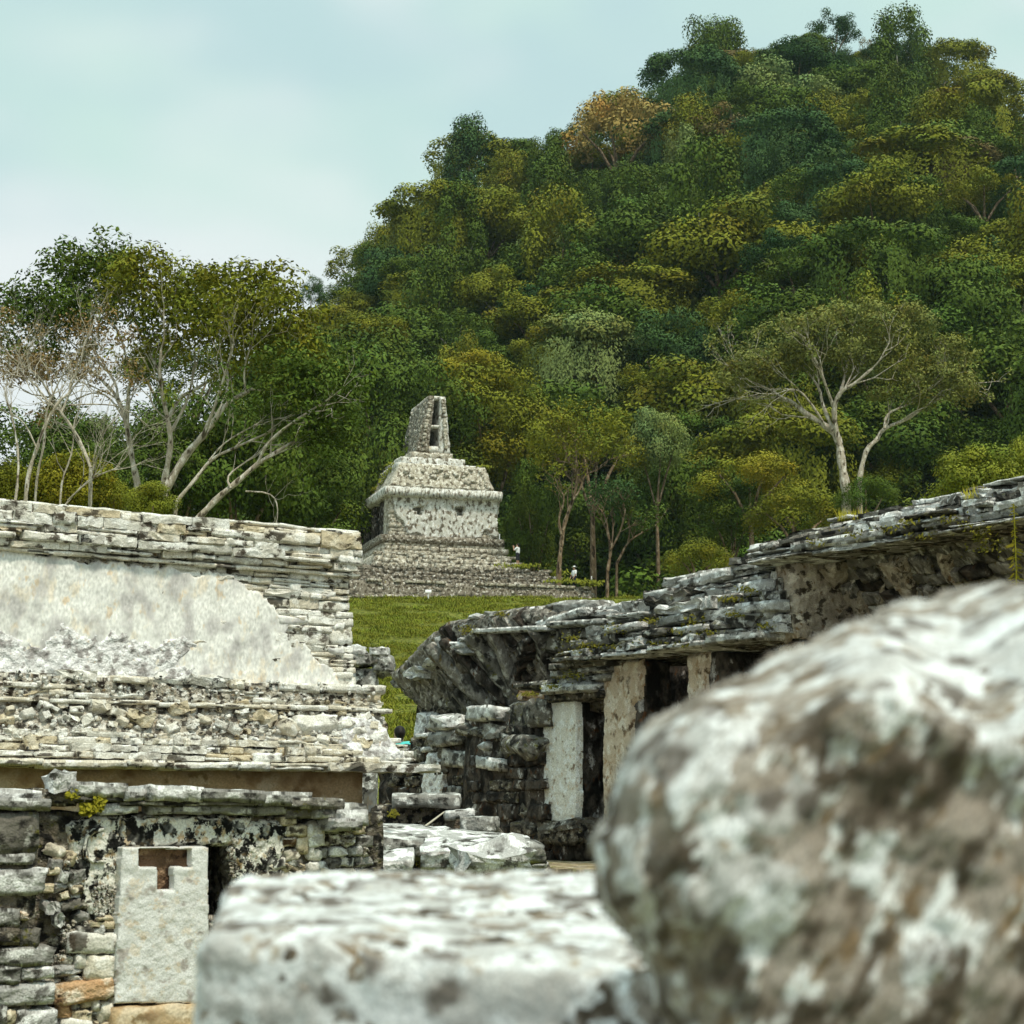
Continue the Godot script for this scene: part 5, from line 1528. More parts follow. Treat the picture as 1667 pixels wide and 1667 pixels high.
func tree(called: String, kind: String, leaf_mat: String, base: Vector3, crown_y: float, radius: float, crown_high: float, label: String, category: String, group := "", bark := "bark_brown", fine := false) -> Node3D:
	# base on the ground; the crown begins crown_y above it
	var o := thing(called, label, category, Transform3D(Basis(), base), group)
	var tb := Tubes.new()
	var top := crown_y + crown_high * 0.45
	var sway := Vector3(rnd(-0.3, 0.3), 0, rnd(-0.3, 0.3)) * radius * 0.3
	var fork := Vector3(0, crown_y * 0.75, 0) + sway * 0.5
	var r0 := 0.05 * radius + 0.05
	tb.add([Vector3(0, -1.0, 0), fork * 0.5, fork], r0, r0 * 0.75, 6)
	for i in 4:
		var a := TAU * i / 4.0 + rnd(-0.5, 0.5)
		var e := Vector3(cos(a) * radius * 0.55, top, sin(a) * radius * 0.55)
		tb.add([fork, fork.lerp(e, 0.5) + Vector3(0, 0.1 * radius, 0), e], r0 * 0.6, r0 * 0.2, 5)
	obj("trunk", make_mesh(tb.v, tb.idx), mats[bark], o)
	var k: float = radius / 5.0
	var b := Basis(Vector3.UP, rnd(0, TAU)).scaled(Vector3(k, crown_high / CROWN_HIGH[kind], k))
	obj("crown", crown_mesh(kind, fine), mats[leaf_mat], o, Transform3D(b, Vector3(0, crown_y, 0)))
	return o


func to_pixel(p: Vector3) -> Vector2:
	var v := p - eye
	var y := v.y * cos(pitch) + v.z * sin(pitch)
	var z := -v.y * sin(pitch) + v.z * cos(pitch)
	return Vector2(833.5 + FOCAL * v.x / -z, 833.5 - FOCAL * y / -z)


func hill_depth(px: float, py: float) -> float:   # where a sight line meets the hill
	var d := 140.0
	var r := ray(px, py)
	while d < 420.0:
		var p := eye + r * d
		if ground_height(p.x, p.z) > p.y: return d
		d += 1.0
	return 345.0


func build_forest() -> void:
	# bushes that cover the forest floor
	var lv := Leaves.new()
	lv.more = 2.6
	lv.scale = 0.55
	for i in 7:
		tuft(lv, Vector3(rnd(-1.2, 1.2), rnd(0.3, 1.5), rnd(-1.2, 1.2)), Vector3(1.1, 0.9, 1.1), 40, 0.6, 0.3, rnd(0.7, 1.3))
	var spots := []
	var x := -75.0
	while x < 130.0:
		var d := 150.0
		while d < 360.0:
			var p := Vector3(x + rnd(-1.6, 1.6), 0, -d + rnd(-1.6, 1.6))
			p.y = ground_height(p.x, p.z)
			var q := to_pixel(p)
			if q.x > -120 and q.x < 1800 and q.y < 1010: spots.append(p)
			d += 3.2
		x += 3.2
	scatter("undergrowth", lv.mesh(), mats.leaf_mid, spots, 0.8, 1.7, 0.35)
	# trees one can tell apart, each placed where the photograph shows it: centre, width, height of the crown, kind, leaf, label
	var named := [
		[1008, 240, 240, 150, "loose", "leaf_gold", "large golden-brown tree on the upper left flank of the hill"],
		[1356, 40, 104, 72, "loose", "leaf_deep", "dark broad crown at the very summit of the hill"],
		[1450, 60, 70, 70, "loose", "leaf_deep", "dark ragged tree just right of the summit"],
		[1512, 82, 60, 70, "loose", "leaf_pale", "pale feathery tree on the skyline right of the summit"],
		[1568, 108, 90, 70, "spread", "leaf_deep", "dark open-branched tree on the right skyline of the hill"],
		[1130, 85, 70, 60, "dome", "leaf_deep", "dark rounded tree on the left shoulder of the summit"],
		[785, 275, 112, 96, "loose", "leaf_blue", "dark tree with sky gaps under its crown on the left ridge"],
		[690, 330, 90, 80, "loose", "leaf_brown", "brownish tree on the left ridge of the hill"],
		[612, 370, 70, 60, "loose", "leaf_olive", "small ragged tree at the lower left end of the ridge"],
		[965, 160, 60, 44, "loose", "leaf_rust", "thin rusty tree behind the golden tree on the skyline"],
		[880, 225, 66, 60, "dome", "leaf_deep", "dark rounded tree left of the golden tree on the skyline"],
		[1010, 520, 260, 110, "veil", "leaf_olive", "wide olive crown above a dark curtain of creepers in mid hill"],
		[1080, 340, 70, 70, "dome", "leaf_pale", "light green tree with pale trunk below the golden tree"],
		[1490, 300, 260, 120, "veil", "leaf_olive", "broad olive tree draped with creepers on the right of the hill"],
		[1260, 170, 150, 90, "dome", "leaf_pale", "pale green dome high on the hill"],
		[880, 430, 110, 110, "column", "leaf_pale", "pale greyish tree among green ones low on the left flank"],
		[960, 420, 66, 110, "column", "leaf_olive", "olive creeper-clad column in the left centre of the hill"],
		[640, 470, 130, 90, "dome", "leaf_blue", "blue-green rounded crown at the left foot of the hill"],
		[1420, 90, 80, 70, "loose", "leaf_brown", "brown thin-crowned tree below the summit"],
		[1540, 190, 150, 70, "loose", "leaf_brown", "brownish open tree on the upper right of the hill"],
		[1350, 410, 260, 90, "bush", "leaf_olive", "olive creeper mound across the right middle of the hill"],
		[1560, 440, 260, 90, "bush", "leaf_olive", "second olive creeper mound at the right edge of the hill"],
		[700, 500, 180, 80, "veil", "leaf_olive", "olive veil of creepers at the left foot of the hill"],
		[1640, 470, 110, 110, "dome", "leaf_blue", "blue-grey rounded tree at the right edge of the picture"],
	]
	var taken := []
	for q in named:
		var d := hill_depth(q[0], q[1] + q[3] * 0.5)
		var c := at(q[0], q[1] + q[3] * 0.5, d)
		var m := d / FOCAL
		var radius: float = q[2] * 0.5 * m
		var ch: float = q[3] * 1.15 * m
		var g := ground_height(c.x, c.z)
		var up := clampf(c.y - g, 0.2 * radius, 1.5 * radius)
		var pale := "bark_pale" if "pale trunk" in q[6] else "bark_brown"
		tree("hill_tree", q[4], q[5], Vector3(c.x, g - 0.3, c.z), maxf(0.3, up - (2.0 if q[4] in ["veil", "column", "bush"] else 0.0)), radius, ch, q[6], "tree", "", pale)
		taken.append(Vector3(c.x, radius, c.z))
	# the rest of the hillside forest
	var n := 0
	var looks := {
		"dome": ["rounded", "leaf_deep"], "veil": ["creeper-draped", "leaf_mid"], "column": ["tall creeper-clad", "leaf_mid"], "loose": ["loose-crowned", "leaf_mid"], "bush": ["low spreading", "leaf_mid"]}
	var words := {"leaf_deep": "dark green", "leaf_mid": "mid green", "leaf_olive": "olive green", "leaf_blue": "blue-green", "leaf_pale": "pale green", "leaf_yellow": "yellowish", "leaf_brown": "brownish"}
	var d2 := 165.0
	while d2 < 352.0:
		var step := 6.4 + d2 * 0.007
		var xx := -0.30 * d2
		while xx < 0.32 * d2:
			var p := Vector3(xx + rnd(-2.8, 2.8), 0, -d2 + rnd(-2.8, 2.8))
			xx += step
			p.y = ground_height(p.x, p.z)
			var q := to_pixel(p + Vector3(0, 6, 0))
			if q.x < -60 or q.x > 1740 or q.y > 960: continue
			if p.y < 24.0 and d2 > 240.0: continue
			var rad := rnd(3.6, 6.2) if rng.randf() < 0.7 else rnd(6.0, 8.4)
			var skip := false
			for w in taken:
				if Vector2(w.x - p.x, (w.z - p.z) * 0.8).length() < w.y * 0.75 + 1.0 and p.z > w.z - 4.0: skip = true
			if skip: continue
			var zone := wob.get_noise_3d(p.x * 0.02, 5.0, p.z * 0.02)
			var kind: String = pick(["dome", "dome", "veil", "column", "loose", "loose", "bush"] if zone < 0.12 else ["veil", "bush", "bush", "column", "dome"])
			var lows := q.y > 380
			var leaf: String
			if zone > 0.04: leaf = pick(["leaf_olive", "leaf_olive", "leaf_mid", "leaf_mid"]) if lows else pick(["leaf_olive", "leaf_mid", "leaf_blue"])
			else: leaf = pick(["leaf_deep", "leaf_mid", "leaf_mid", "leaf_blue", "leaf_mid", "leaf_olive", "leaf_mid", "leaf_olive"]) if rng.randf() < 0.93 else pick(["leaf_pale", "leaf_brown", "leaf_pale"])
			var ch: float = {"dome": 1.15, "veil": 1.7, "column": 2.4, "loose": 1.2, "bush": 0.8}[kind] * rad
			var crown_y: float = {"dome": 2.5, "veil": 0.6, "column": 0.2, "loose": 4.0, "bush": 0.3}[kind]
			var sort: String = words[leaf] + " " + looks[kind][0]
			var place: String = ["at the hill's left edge", "on the hill's left flank", "in the middle of the hill", "on the hill's right flank", "at the picture's right edge"][clampi(int((q.x - 480.0) / 240.0), 0, 4)]
			var level: String = ["near the summit", "in the upper forest", "halfway up", "in the lower forest", "at the hill's foot"][clampi(int(q.y / 150.0), 0, 4)]
			tree("forest_tree", kind, leaf, p, crown_y, rad if kind != "column" else rad * 0.85, ch, sort + " tree " + level + " " + place, "tree", sort + " trees " + level + " " + place, "bark_pale" if rng.randf() < 0.25 else "bark_brown")
			n += 1
		d2 += step * 0.86
	print("hill trees ", n)


# ---------------------------------------------------------------- trees nearer than the hill

func px_tree(called: String, kind: String, leaf: String, cx: float, cy: float, w: float, h: float, depth: float, label: String, category := "tree", bark := "bark_brown", group := "") -> Node3D:
	var c := at(cx, cy, depth)
	var m := depth / FOCAL
	var g := ground_height(c.x, c.z)
	var radius := w * 0.5 * m
	var ch := h * m
	return tree(called, kind, leaf, Vector3(c.x, g, c.z), maxf(0.0, c.y - ch * 0.5 - g), radius, ch, label, category, group, bark, true)


func build_trees() -> void:
	# the dark belt behind the temple and behind the limbs of the left trees
	var belt := [
		["forest_tree", "dome", "leaf_mid", 600, 620, 260, 190, 158, "broad green tree behind the temple's left side"],
		["forest_tree", "tall", "leaf_mid", 700, 690, 210, 260, 152, "dense green tree directly behind the roof comb"],
		["forest_tree", "tall", "leaf_olive", 800, 680, 200, 230, 155, "olive tree with hanging leaves right of the roof comb"],
		["forest_tree", "dome", "leaf_yellow", 770, 620, 150, 90, 158, "yellow-green crown above the roof comb's right side"],
		["forest_tree", "dome", "leaf_mid", 560, 780, 200, 240, 146, "dark green tree left of the temple walls"],
		["forest_tree", "tall", "leaf_mid", 870, 830, 100, 220, 150, "leafy green column right beside the temple"],
		["forest_tree", "loose", "leaf_olive", 965, 715, 200, 140, 146, "olive tree with a slim forked trunk right of the temple"],
		["forest_tree", "dome", "leaf_pale", 1070, 725, 110, 110, 154, "pale-topped green tree right of the slim forked tree"],
		["forest_tree", "dome", "leaf_mid", 1050, 830, 180, 190, 160, "dark green mass behind the two slim trunks"],
		["forest_tree", "tall", "leaf_mid", 940, 880, 170, 200, 162, "dark curtain of leaves behind the terrace's right end"],
		["forest_tree", "tall", "leaf_mid", 1130, 840, 200, 220, 160, "dark shaded tree behind the yellow bush"],
		["forest_tree", "bush", "leaf_yellow", 1225, 770, 200, 70, 140, "yellow-green spreading bush in the middle right"],
		["forest_tree", "tall", "leaf_mid", 1190, 830, 130, 130, 142, "green creeper-clad shrub under the yellow bush"],
		["forest_tree", "bush", "leaf_olive", 1300, 830, 200, 80, 136, "olive bush behind the gallery roof"],
		["forest_tree", "bush", "leaf_olive", 1135, 908, 130, 60, 120, "olive shrub just above the stacked roof slabs"],
		["forest_tree", "dome", "leaf_mid", 1440, 760, 260, 160, 166, "dark green tree behind the pale double trunk"],
		["forest_tree", "tall", "leaf_mid", 1290, 690, 260, 240, 176, "dark shaded tree left of the pale double trunk"],
		["forest_tree", "dome", "leaf_mid", 1560, 680, 240, 180, 180, "dark tree behind the right end of the umbrella crown"],
		["forest_tree", "tall", "leaf_blue", 1090, 620, 160, 200, 190, "blue-green creeper column at the foot of the hill"],
		["forest_tree", "bush", "leaf_mid", 1410, 800, 120, 60, 118, "small green bush at the foot of the pale double trunk"],
		["bright_bush", "dome", "leaf_lime", 1590, 790, 180, 110, 64, "bright yellow-green bush behind the gallery roof"],
		["bright_bush", "dome", "leaf_lime", 1690, 770, 120, 130, 66, "bright yellow-green bush cut by the right edge"],
		# behind the left trees
		["forest_tree", "tall", "leaf_mid", 110, 770, 210, 200, 84, "dark green tree low behind the bare tangle of branches"],
		["forest_tree", "tall", "leaf_mid", 290, 730, 170, 240, 88, "dark green tree between the forked trunk and the leaning trunk"],
		["forest_tree", "tall", "leaf_mid", 165, 790, 150, 190, 80, "green tree in the gap behind the slim pale trunk at the left"],
		["forest_tree", "tall", "leaf_mid", 60, 745, 260, 230, 96, "dark green tree behind the bare branches at the left edge"],
		["forest_tree", "tall", "leaf_mid", 230, 750, 260, 210, 92, "dark green tree behind the left pair of pale trunks"],
		["forest_tree", "dome", "leaf_mid", 390, 760, 260, 230, 90, "dark green tree behind the leaning pale trunks"],
		["forest_tree", "tall", "leaf_mid", 500, 820, 200, 200, 94, "dark leafy tree left of the temple, above the pale house"],
		["forest_tree", "dome", "leaf_mid", 470, 640, 240, 200, 100, "mid green tree between the pale trunks and the temple"],
		["forest_tree", "loose", "leaf_mid", 300, 600, 260, 110, 104, "loose green crown with sky gaps behind the pale trunks"],
		["forest_tree", "loose", "leaf_blue", 508, 480, 66, 70, 190, "small blue-green tree alone on the skyline left of the hill"],
		["forest_tree", "dome", "leaf_olive", 600, 545, 130, 70, 170, "olive crown at the left foot of the hill"],
		["yellow_shrub", "dome", "leaf_lime", 244, 822, 92, 70, 44, "bright yellow shrub just above the pale house's roof"],
		["shrub", "dome", "leaf_yellow", 120, 800, 170, 110, 50, "yellowish shrub among the bare branches at the left"],
		["shrub", "dome", "leaf_olive", 10, 800, 150, 110, 50, "olive shrub at the left edge above the pale house"],
		["shrub", "bush", "leaf_olive", 180, 810, 110, 60, 50, "olive shrub left of the bright yellow shrub"],
	]
	for q in belt:
		px_tree(q[0], q[1], q[2], q[3], q[4], q[5], q[6], q[7], q[8], "bush" if "bush" in q[8] else "shrub" if "shrub" in q[8] else "tree")
	limb_trees()


func limb(tb: Tubes, pts: Array, depth: float, w0: float, w1: float, dz := 0.0) -> Array:
	# a limb along pixels of the photograph, w0 and w1 its widths there in pixels; dz bends it away or nearer towards its tip
	var out := []
	var n := pts.size()
	for i in n:
		var p := at(pts[i][0], pts[i][1], depth + dz * i / maxf(1, n - 1))
		out.append(p)
	# smooth the polyline
	var c := Curve3D.new()
	for i in n:
		var tan: Vector3 = (out[mini(i + 1, n - 1)] - out[maxi(i - 1, 0)]) * 0.2
		c.add_point(out[i], -tan, tan)
	var fine := []
	for i in (n - 1) * 3 + 1:
		fine.append(c.sample((i / 3), (i % 3) / 3.0) if i < (n - 1) * 3 else out[n - 1])
	var m := depth / FOCAL * 0.5
	tb.add(fine, w0 * m, w1 * m, 7)
	return fine


func twigs(tb: Tubes, from: Vector3, dir: Vector3, len: float, r: float, depth: int, ends: Array) -> void:
	var p := from
	var pts := [p]
	var d := dir
	for i in 3:
		d = (d + rand_dir() * 0.28 + Vector3(0, 0.08, 0)).normalized()
		p += d * len / 3.0
		pts.append(p)
	tb.add(pts, r, r * 0.5, 5)
	if depth <= 0:
		ends.append(p)
		return
	for k in 2 + rng.randi() % 2:
		twigs(tb, pts[2 if k == 0 else 3], (d + rand_dir() * 0.75).normalized(), len * rnd(0.55, 0.85), r * 0.55, depth - 1, ends)


func limb_tree(called: String, label: String, depth: float, limbs: Array, masses: Array, leaf: String, bark: String, twig_len: float, leaf_size: float, dens: float, twig_depth := 2) -> void:
	var foot := at(limbs[0][0][0][0], limbs[0][0][0][1], depth)
	foot.y = ground_height(foot.x, foot.z)
	var o := thing(called, label, "tree", Transform3D(Basis(), foot))
	var tb := Tubes.new()
	var ends := []
	for q in limbs:
		var dz: float = q[3]
		var fine := limb(tb, q[0], depth, q[1], q[2], dz)
		var n := fine.size()
		if q.size() > 4 and q[4]:      # carry this limb down to the ground
			var f: Vector3 = fine[0]
			var r: float = q[1] * depth / FOCAL * 0.5
			tb.add([Vector3(f.x + (f.x - fine[1].x) * 0.8, ground_height(f.x, f.z) - 0.5, f.z), f], r * 1.3, r, 7)
		for k in 5:
			var i := n - 1 - int(k * n * 0.13)
			var d: Vector3 = (fine[i] - fine[maxi(i - 2, 0)]).normalized()
			twigs(tb, fine[i], (d + rand_dir() * (0.5 if k == 0 else 0.9) + Vector3(0, 0.25, 0)).normalized(), twig_len, q[2] * depth / FOCAL * 0.4, twig_depth, ends)
	for i in tb.v.size(): tb.v[i] -= foot
	obj("trunk", make_mesh(tb.v, tb.idx), mats[bark], o)
	var lv := Leaves.new()
	for q in masses:      # centre, half width, half height in pixels, number of tufts, tuft radius in metres
		for i in q[4]:
			var u := rand_dir() * pow(rng.randf(), 0.34)
			var c := at(q[0] + u.x * q[2], q[1] - u.y * q[3], depth + (u.z * 0.7 + 0.35) * q[2] * depth / FOCAL)
			var r: float = q[5] * rnd(0.6, 1.25)
			tuft(lv, c - foot, Vector3(r, r * 0.75, r), int(6.5 * dens * r * r / (leaf_size * leaf_size)), leaf_size, leaf_size * 0.42, rnd(0.7, 1.3), 0.2)
	for e in ends:
		var r := rnd(0.25, 0.5)
		tuft(lv, e - foot, Vector3(r, r * 0.7, r), int(4.0 * dens * r * r / (leaf_size * leaf_size)), leaf_size, leaf_size * 0.42, rnd(0.75, 1.25), 0.2)
	if lv.v.size(): obj("crown", lv.mesh(), mats[leaf], o)


func limb_trees() -> void:
	limb_tree("pale_limbed_tree", "tall tree with two slim pale trunks and thin leafy crown at the left", 62,
		[[[[224, 790], [212, 730], [206, 690], [192, 650], [172, 625], [150, 605]], 11, 4, 0.5, true], [[[207, 715], [208, 660], [212, 625], [232, 595], [242, 560]], 8, 3, -0.8], [[[192, 650], [186, 620], [160, 590], [128, 570]], 5, 3, 1.0], [[[206, 690], [180, 650], [150, 640], [118, 655]], 4, 2, 0.6], [[[212, 625], [200, 560], [170, 500], [150, 470]], 5, 2, 1.0]],
		[[120, 480, 110, 66, 60, 0.62], [60, 520, 80, 50, 26, 0.6], [180, 450, 80, 50, 30, 0.6], [120, 425, 60, 26, 14, 0.5], [40, 560, 60, 40, 14, 0.55], [225, 590, 30, 24, 7, 0.4], [20, 490, 40, 30, 10, 0.5]], "leaf_mid", "bark_pale", 1.1, 0.2, 1.2)
	limb_tree("pale_limbed_tree", "tall tree with upright forked pale trunk left of the leaning ones", 60,
		[[[[266, 790], [276, 735], [276, 700], [266, 650], [260, 610], [262, 570]], 11, 4, -0.4, true], [[[277, 705], [295, 672], [308, 640], [318, 590]], 6, 3, 0.8], [[[272, 685], [292, 650], [320, 632], [350, 612], [372, 570]], 7, 3, 1.2], [[[262, 610], [235, 560], [220, 520]], 5, 2, 0.8]],
		[[250, 470, 90, 60, 44, 0.6], [320, 500, 80, 60, 40, 0.6], [290, 560, 70, 36, 18, 0.5], [245, 425, 50, 22, 12, 0.45]], "leaf_olive", "bark_pale", 1.1, 0.2, 1.1)
	limb_tree("pale_limbed_tree", "large tree with thick pale trunk leaning right behind the pale house", 58,
		[[[[268, 800], [300, 745], [330, 710], [345, 690], [372, 655], [400, 640], [432, 618], [458, 596]], 14, 4, 1.0, true], [[[330, 710], [350, 660], [366, 610], [380, 560]], 7, 3, -0.8], [[[345, 690], [368, 640], [372, 590], [384, 560]], 5, 2, 0.9], [[[400, 640], [398, 600], [410, 560]], 4, 2, -0.6]],
		[[370, 490, 90, 60, 40, 0.58], [430, 560, 90, 60, 40, 0.6], [420, 470, 60, 44, 20, 0.5], [380, 445, 60, 24, 12, 0.45], [440, 470, 56, 40, 18, 0.48], [490, 540, 60, 40, 20, 0.5], [480, 600, 60, 50, 20, 0.55]], "leaf_olive", "bark_pale", 1.0, 0.2, 1.1)
	limb_tree("pale_limbed_tree", "low tree whose pale trunks lean far right beside the temple", 54,
		[[[[318, 850], [350, 815], [384, 786], [420, 755], [452, 735], [490, 712], [510, 705]], 12, 4, 0.6, true], [[[286, 818], [318, 780], [345, 748], [380, 730], [420, 712], [446, 700]], 7, 3, 0.8, true], [[[420, 755], [432, 728], [460, 700], [500, 672], [520, 660]], 6, 3, -0.6], [[[376, 795], [372, 775], [400, 752], [425, 735]], 4, 2, 0.9], [[[400, 800], [440, 805], [452, 830], [448, 860]], 3, 1.5, -0.5], [[[340, 750], [365, 722], [400, 700], [430, 684]], 3, 2, 0.6]],
		[[500, 640, 70, 60, 30, 0.5], [540, 690, 60, 60, 26, 0.48], [470, 600, 60, 40, 16, 0.45], [550, 620, 40, 40, 12, 0.45]], "leaf_mid", "bark_pale", 0.9, 0.17, 1.3)
	# bare and rusty trees at the left edge
	limb_tree("bare_tree", "leafless tangle of pale branches at the left edge above the pale house", 48,
		[[[[40, 850], [45, 780], [60, 730], [75, 690], [95, 655], [112, 640], [116, 620], [130, 600]], 8, 3, 0.4, true], [[[56, 850], [60, 780], [72, 720], [76, 670], [92, 630], [100, 615]], 5, 2, -0.6, true], [[[20, 850], [30, 760], [22, 690], [10, 650], [8, 630]], 5, 2, 0.8, true], [[[98, 860], [100, 790], [116, 740], [120, 700]], 4, 2, 0.3, true], [[[148, 860], [148, 800], [150, 770]], 4, 2, -0.2, true], [[[100, 830], [130, 795], [165, 765]], 3, 2, 0.4], [[[60, 730], [40, 690], [20, 675]], 3, 1.5, 0.2], [[[110, 815], [150, 780], [190, 762]], 3, 2, -0.3], [[[112, 660], [150, 658], [188, 660]], 3, 2, 0.3], [[[148, 762], [128, 715], [100, 672], [70, 648]], 6, 3, 1.4, true], [[[76, 650], [50, 620], [20, 610]], 3, 1.5, -0.3]],
		[], "leaf_rust", "bark_pale", 1.0, 0.14, 0.0, 3)
	limb_tree("rusty_tree", "thin tree with rust-coloured leaves at the left edge below the green crowns", 56,
		[[[[150, 770], [128, 715], [100, 672], [80, 640]], 7, 4, 0.8, true], [[[100, 672], [120, 630], [150, 600]], 4, 2, 0.5], [[[80, 640], [60, 610], [30, 590]], 4, 2, -0.4]],
		[[50, 598, 70, 18, 18, 0.36], [130, 600, 44, 20, 10, 0.36], [165, 625, 36, 20, 5, 0.3], [20, 606, 40, 18, 7, 0.36]], "leaf_rust", "bark_pale", 0.9, 0.14, 1.1)
	# the umbrella tree on the right and the slim trunks near the temple
	limb_tree("umbrella_tree", "large umbrella-shaped tree with pale forked double trunk on the right", 118,
		[[[[1377, 795], [1370, 750], [1364, 715], [1345, 695], [1310, 672], [1280, 650], [1250, 648]], 16, 5, 1.5, true], [[[1364, 715], [1358, 670], [1368, 640], [1390, 625], [1420, 600]], 10, 4, -1.0], [[[1356, 700], [1340, 660], [1332, 630], [1310, 600]], 7, 3, 1.2], [[[1360, 670], [1345, 630], [1335, 600]], 6, 3, -1.2], [[[1368, 640], [1376, 610], [1384, 570]], 6, 3, 2.0], [[[1345, 695], [1322, 660], [1300, 636], [1278, 636]], 5, 2, -1.5], [[[1280, 650], [1245, 630], [1215, 618]], 4, 2, 1.0], [[[1399, 782], [1410, 735], [1428, 715], [1440, 698], [1480, 680], [1520, 652], [1545, 640]], 9, 4, 2.0, true], [[[1440, 698], [1445, 675], [1470, 662], [1492, 652]], 5, 2, 1.0]],
		[[1390, 545, 150, 40, 62, 1.0], [1260, 590, 90, 30, 30, 0.9], [1330, 560, 90, 36, 30, 0.9], [1480, 590, 110, 40, 34, 0.95], [1550, 630, 60, 40, 20, 0.85], [1200, 605, 44, 22, 10, 0.8], [1420, 515, 90, 20, 20, 0.9], [1470, 640, 60, 16, 10, 0.7]], "leaf_sage", "bark_pale", 2.0, 0.26, 2.0)
	limb_tree("slim_tree", "slim forked reddish trunk at the right end of the temple terrace", 136,
		[[[[910, 925], [914, 885], [920, 850], [932, 815], [940, 780], [938, 750]], 8, 4, 0.5, true], [[[914, 870], [910, 845], [918, 815], [914, 800]], 5, 2, -0.5], [[[932, 815], [945, 795], [952, 775], [972, 765]], 4, 2, 0.5], [[[938, 770], [928, 755], [922, 738]], 3, 2, 0.8]],
		[[935, 700, 74, 50, 26, 1.2]], "leaf_olive", "bark_brown", 1.4, 0.30, 1.2)
	limb_tree("slim_tree", "slim pale trunk with three prongs right of the temple terrace", 142,
		[[[[989, 930], [994, 895], [990, 870], [986, 845], [978, 830]], 6, 3, 0.4, true], [[[994, 895], [1005, 875], [1014, 850], [1018, 830]], 4, 2, -0.4], [[[996, 890], [998, 860], [996, 840]], 3, 2, 0.5]],
		[[1000, 812, 46, 30, 18, 0.95]], "leaf_blue", "bark_brown", 1.2, 0.30, 1.1)
	limb_tree("slim_tree", "slim pale trunk leaning right, alone in the dark gap of the forest", 144,
		[[[[1004, 918], [1012, 902], [1024, 882], [1044, 868], [1068, 855]], 5, 2, 0.4, true], [[[1022, 885], [1025, 865], [1024, 850]], 3, 2, -0.4]],
		[[1066, 840, 30, 20, 10, 0.85]], "leaf_mid", "bark_brown", 1.0, 0.34, 0.9)
	for q in [[1078, 372, 402, 5, "pale straight trunk under the light green tree on the hill"], [1203, 290, 336, 4, "thin pale trunk in a dark gap high on the hill"], [1146, 345, 400, 3, "pair of thin trunks in shade on the hill"], [970, 375, 398, 4, "short white trunk beside the olive creeper column"]]:
		var d := hill_depth(q[0], q[2]) - 6.0
		var tb := Tubes.new()
		tb.add([at(q[0] + 1, q[2] + 12, d), at(q[0], (q[1] + q[2]) * 0.5, d), at(q[0] - 1, q[1] - 10, d)], q[3] * d / FOCAL * 0.5, q[3] * d / FOCAL * 0.35, 6)
		tag(obj("tree_trunk", make_mesh(tb.v, tb.idx), mats.bark_pale), q[4], "tree trunk")


# ---------------------------------------------------------------- small plants

func build_plants() -> void:
	# the tall weed at the right edge, on the gallery
	var foot := at(1651, 985, 14.0)
	var weed := thing("tall_weed", "tall thin yellow-green weed standing before the gallery at the right edge", "plant", Transform3D(Basis(), foot - Vector3(0, 1.2, 0)))
	var tip := at(1650, 820, 14.0) - weed.position
	var tb := Tubes.new()
	tb.add([Vector3(0, 0, 0), Vector3(0.004, 0.9, 0), tip * Vector3(1, 0.75, 1), tip], 0.012, 0.004, 6)
	obj("stem", make_mesh(tb.v, tb.idx), mats.leaf_yellow, weed)
	var lv := Leaves.new()
	for i in 260:
		var y := rnd(0.6, tip.y)
		var a := rnd(0, TAU)
		var out := Vector3(cos(a), -0.5, sin(a)).normalized()
		var l := rnd(0.04, 0.085) * (1.0 if y < 1.7 else 0.55)
		lv.leaf(Vector3(tip.x * y / tip.y, y, 0) + out * l * 0.5, Vector3(-sin(a), 0.6, cos(a)).normalized(), out, out, l, 0.012, Color(1, 1, 1) * rnd(0.7, 1.3))
	obj("leaf_spikes", lv.mesh(), mats.leaf_yellow, weed)
	# grasses on the gallery roof
	for q in [[1390, 842, 26, 21.5, "sparse yellow seed grass on the left end of the high roof slabs"], [1600, 806, 30, 19.8, "dry grass tufts along the top of the gallery roof at the right"]]:
		var p := at(q[0], q[1], q[3])
		var o := thing("roof_grass", q[4], "grass", Transform3D(Basis(), p))
		var g := Leaves.new()
		for i in 130:
			var b := Vector3(rnd(-0.18, 0.18), -0.06, rnd(-0.1, 0.1))
			var lean := Vector3(rnd(-0.5, 0.5), 1, rnd(-0.3, 0.3)).normalized()
			var l := rnd(0.06, 0.2)
			g.leaf(b + lean * l * 0.5, Vector3(rnd(-1, 1), 0.3, 1).normalized(), Vector3.UP, lean, l, 0.008, Color(1, 1, 1) * rnd(0.6, 1.3))
		obj("blades", g.mesh(), mats.leaf_yellow, o)
	# small white marker post on the grass, and stakes by the temple
	var spots := [[697, 1004, 124.0, 0.62, "small white marker post on the grass slope below the temple"], [813, 893, 140.0, 1.1, "thin white stake at the corner of the temple plinth"], [963, 949, 137.0, 0.5, "thin white stake on the terrace's right end"]]
	for k in 3:
		var q: Array = spots[k]
		var p := at(q[0], q[1], q[2])
		if k == 0: p.y = ground_height(p.x, p.z)
		var o := thing("marker_post", q[4], "post", Transform3D(Basis(), p))
		obj("post", rough_box(Vector3(0.09, q[3] + 0.3, 0.09), Vector3i(2, 4, 2), 0.02, 0.0, 1, 1), mats.white_paint, o, Transform3D(Basis(), Vector3(0, q[3] * 0.5 - 0.15, 0)))
		if k == 0: obj("sign_board", rough_box(Vector3(0.42, 0.24, 0.05), Vector3i(3, 2, 1), 0.02, 0.0, 1, 1), mats.white_paint, o, Transform3D(Basis.from_euler(Vector3(-0.5, 0, 0)), Vector3(0, q[3], 0.03)))


# ---------------------------------------------------------------- people

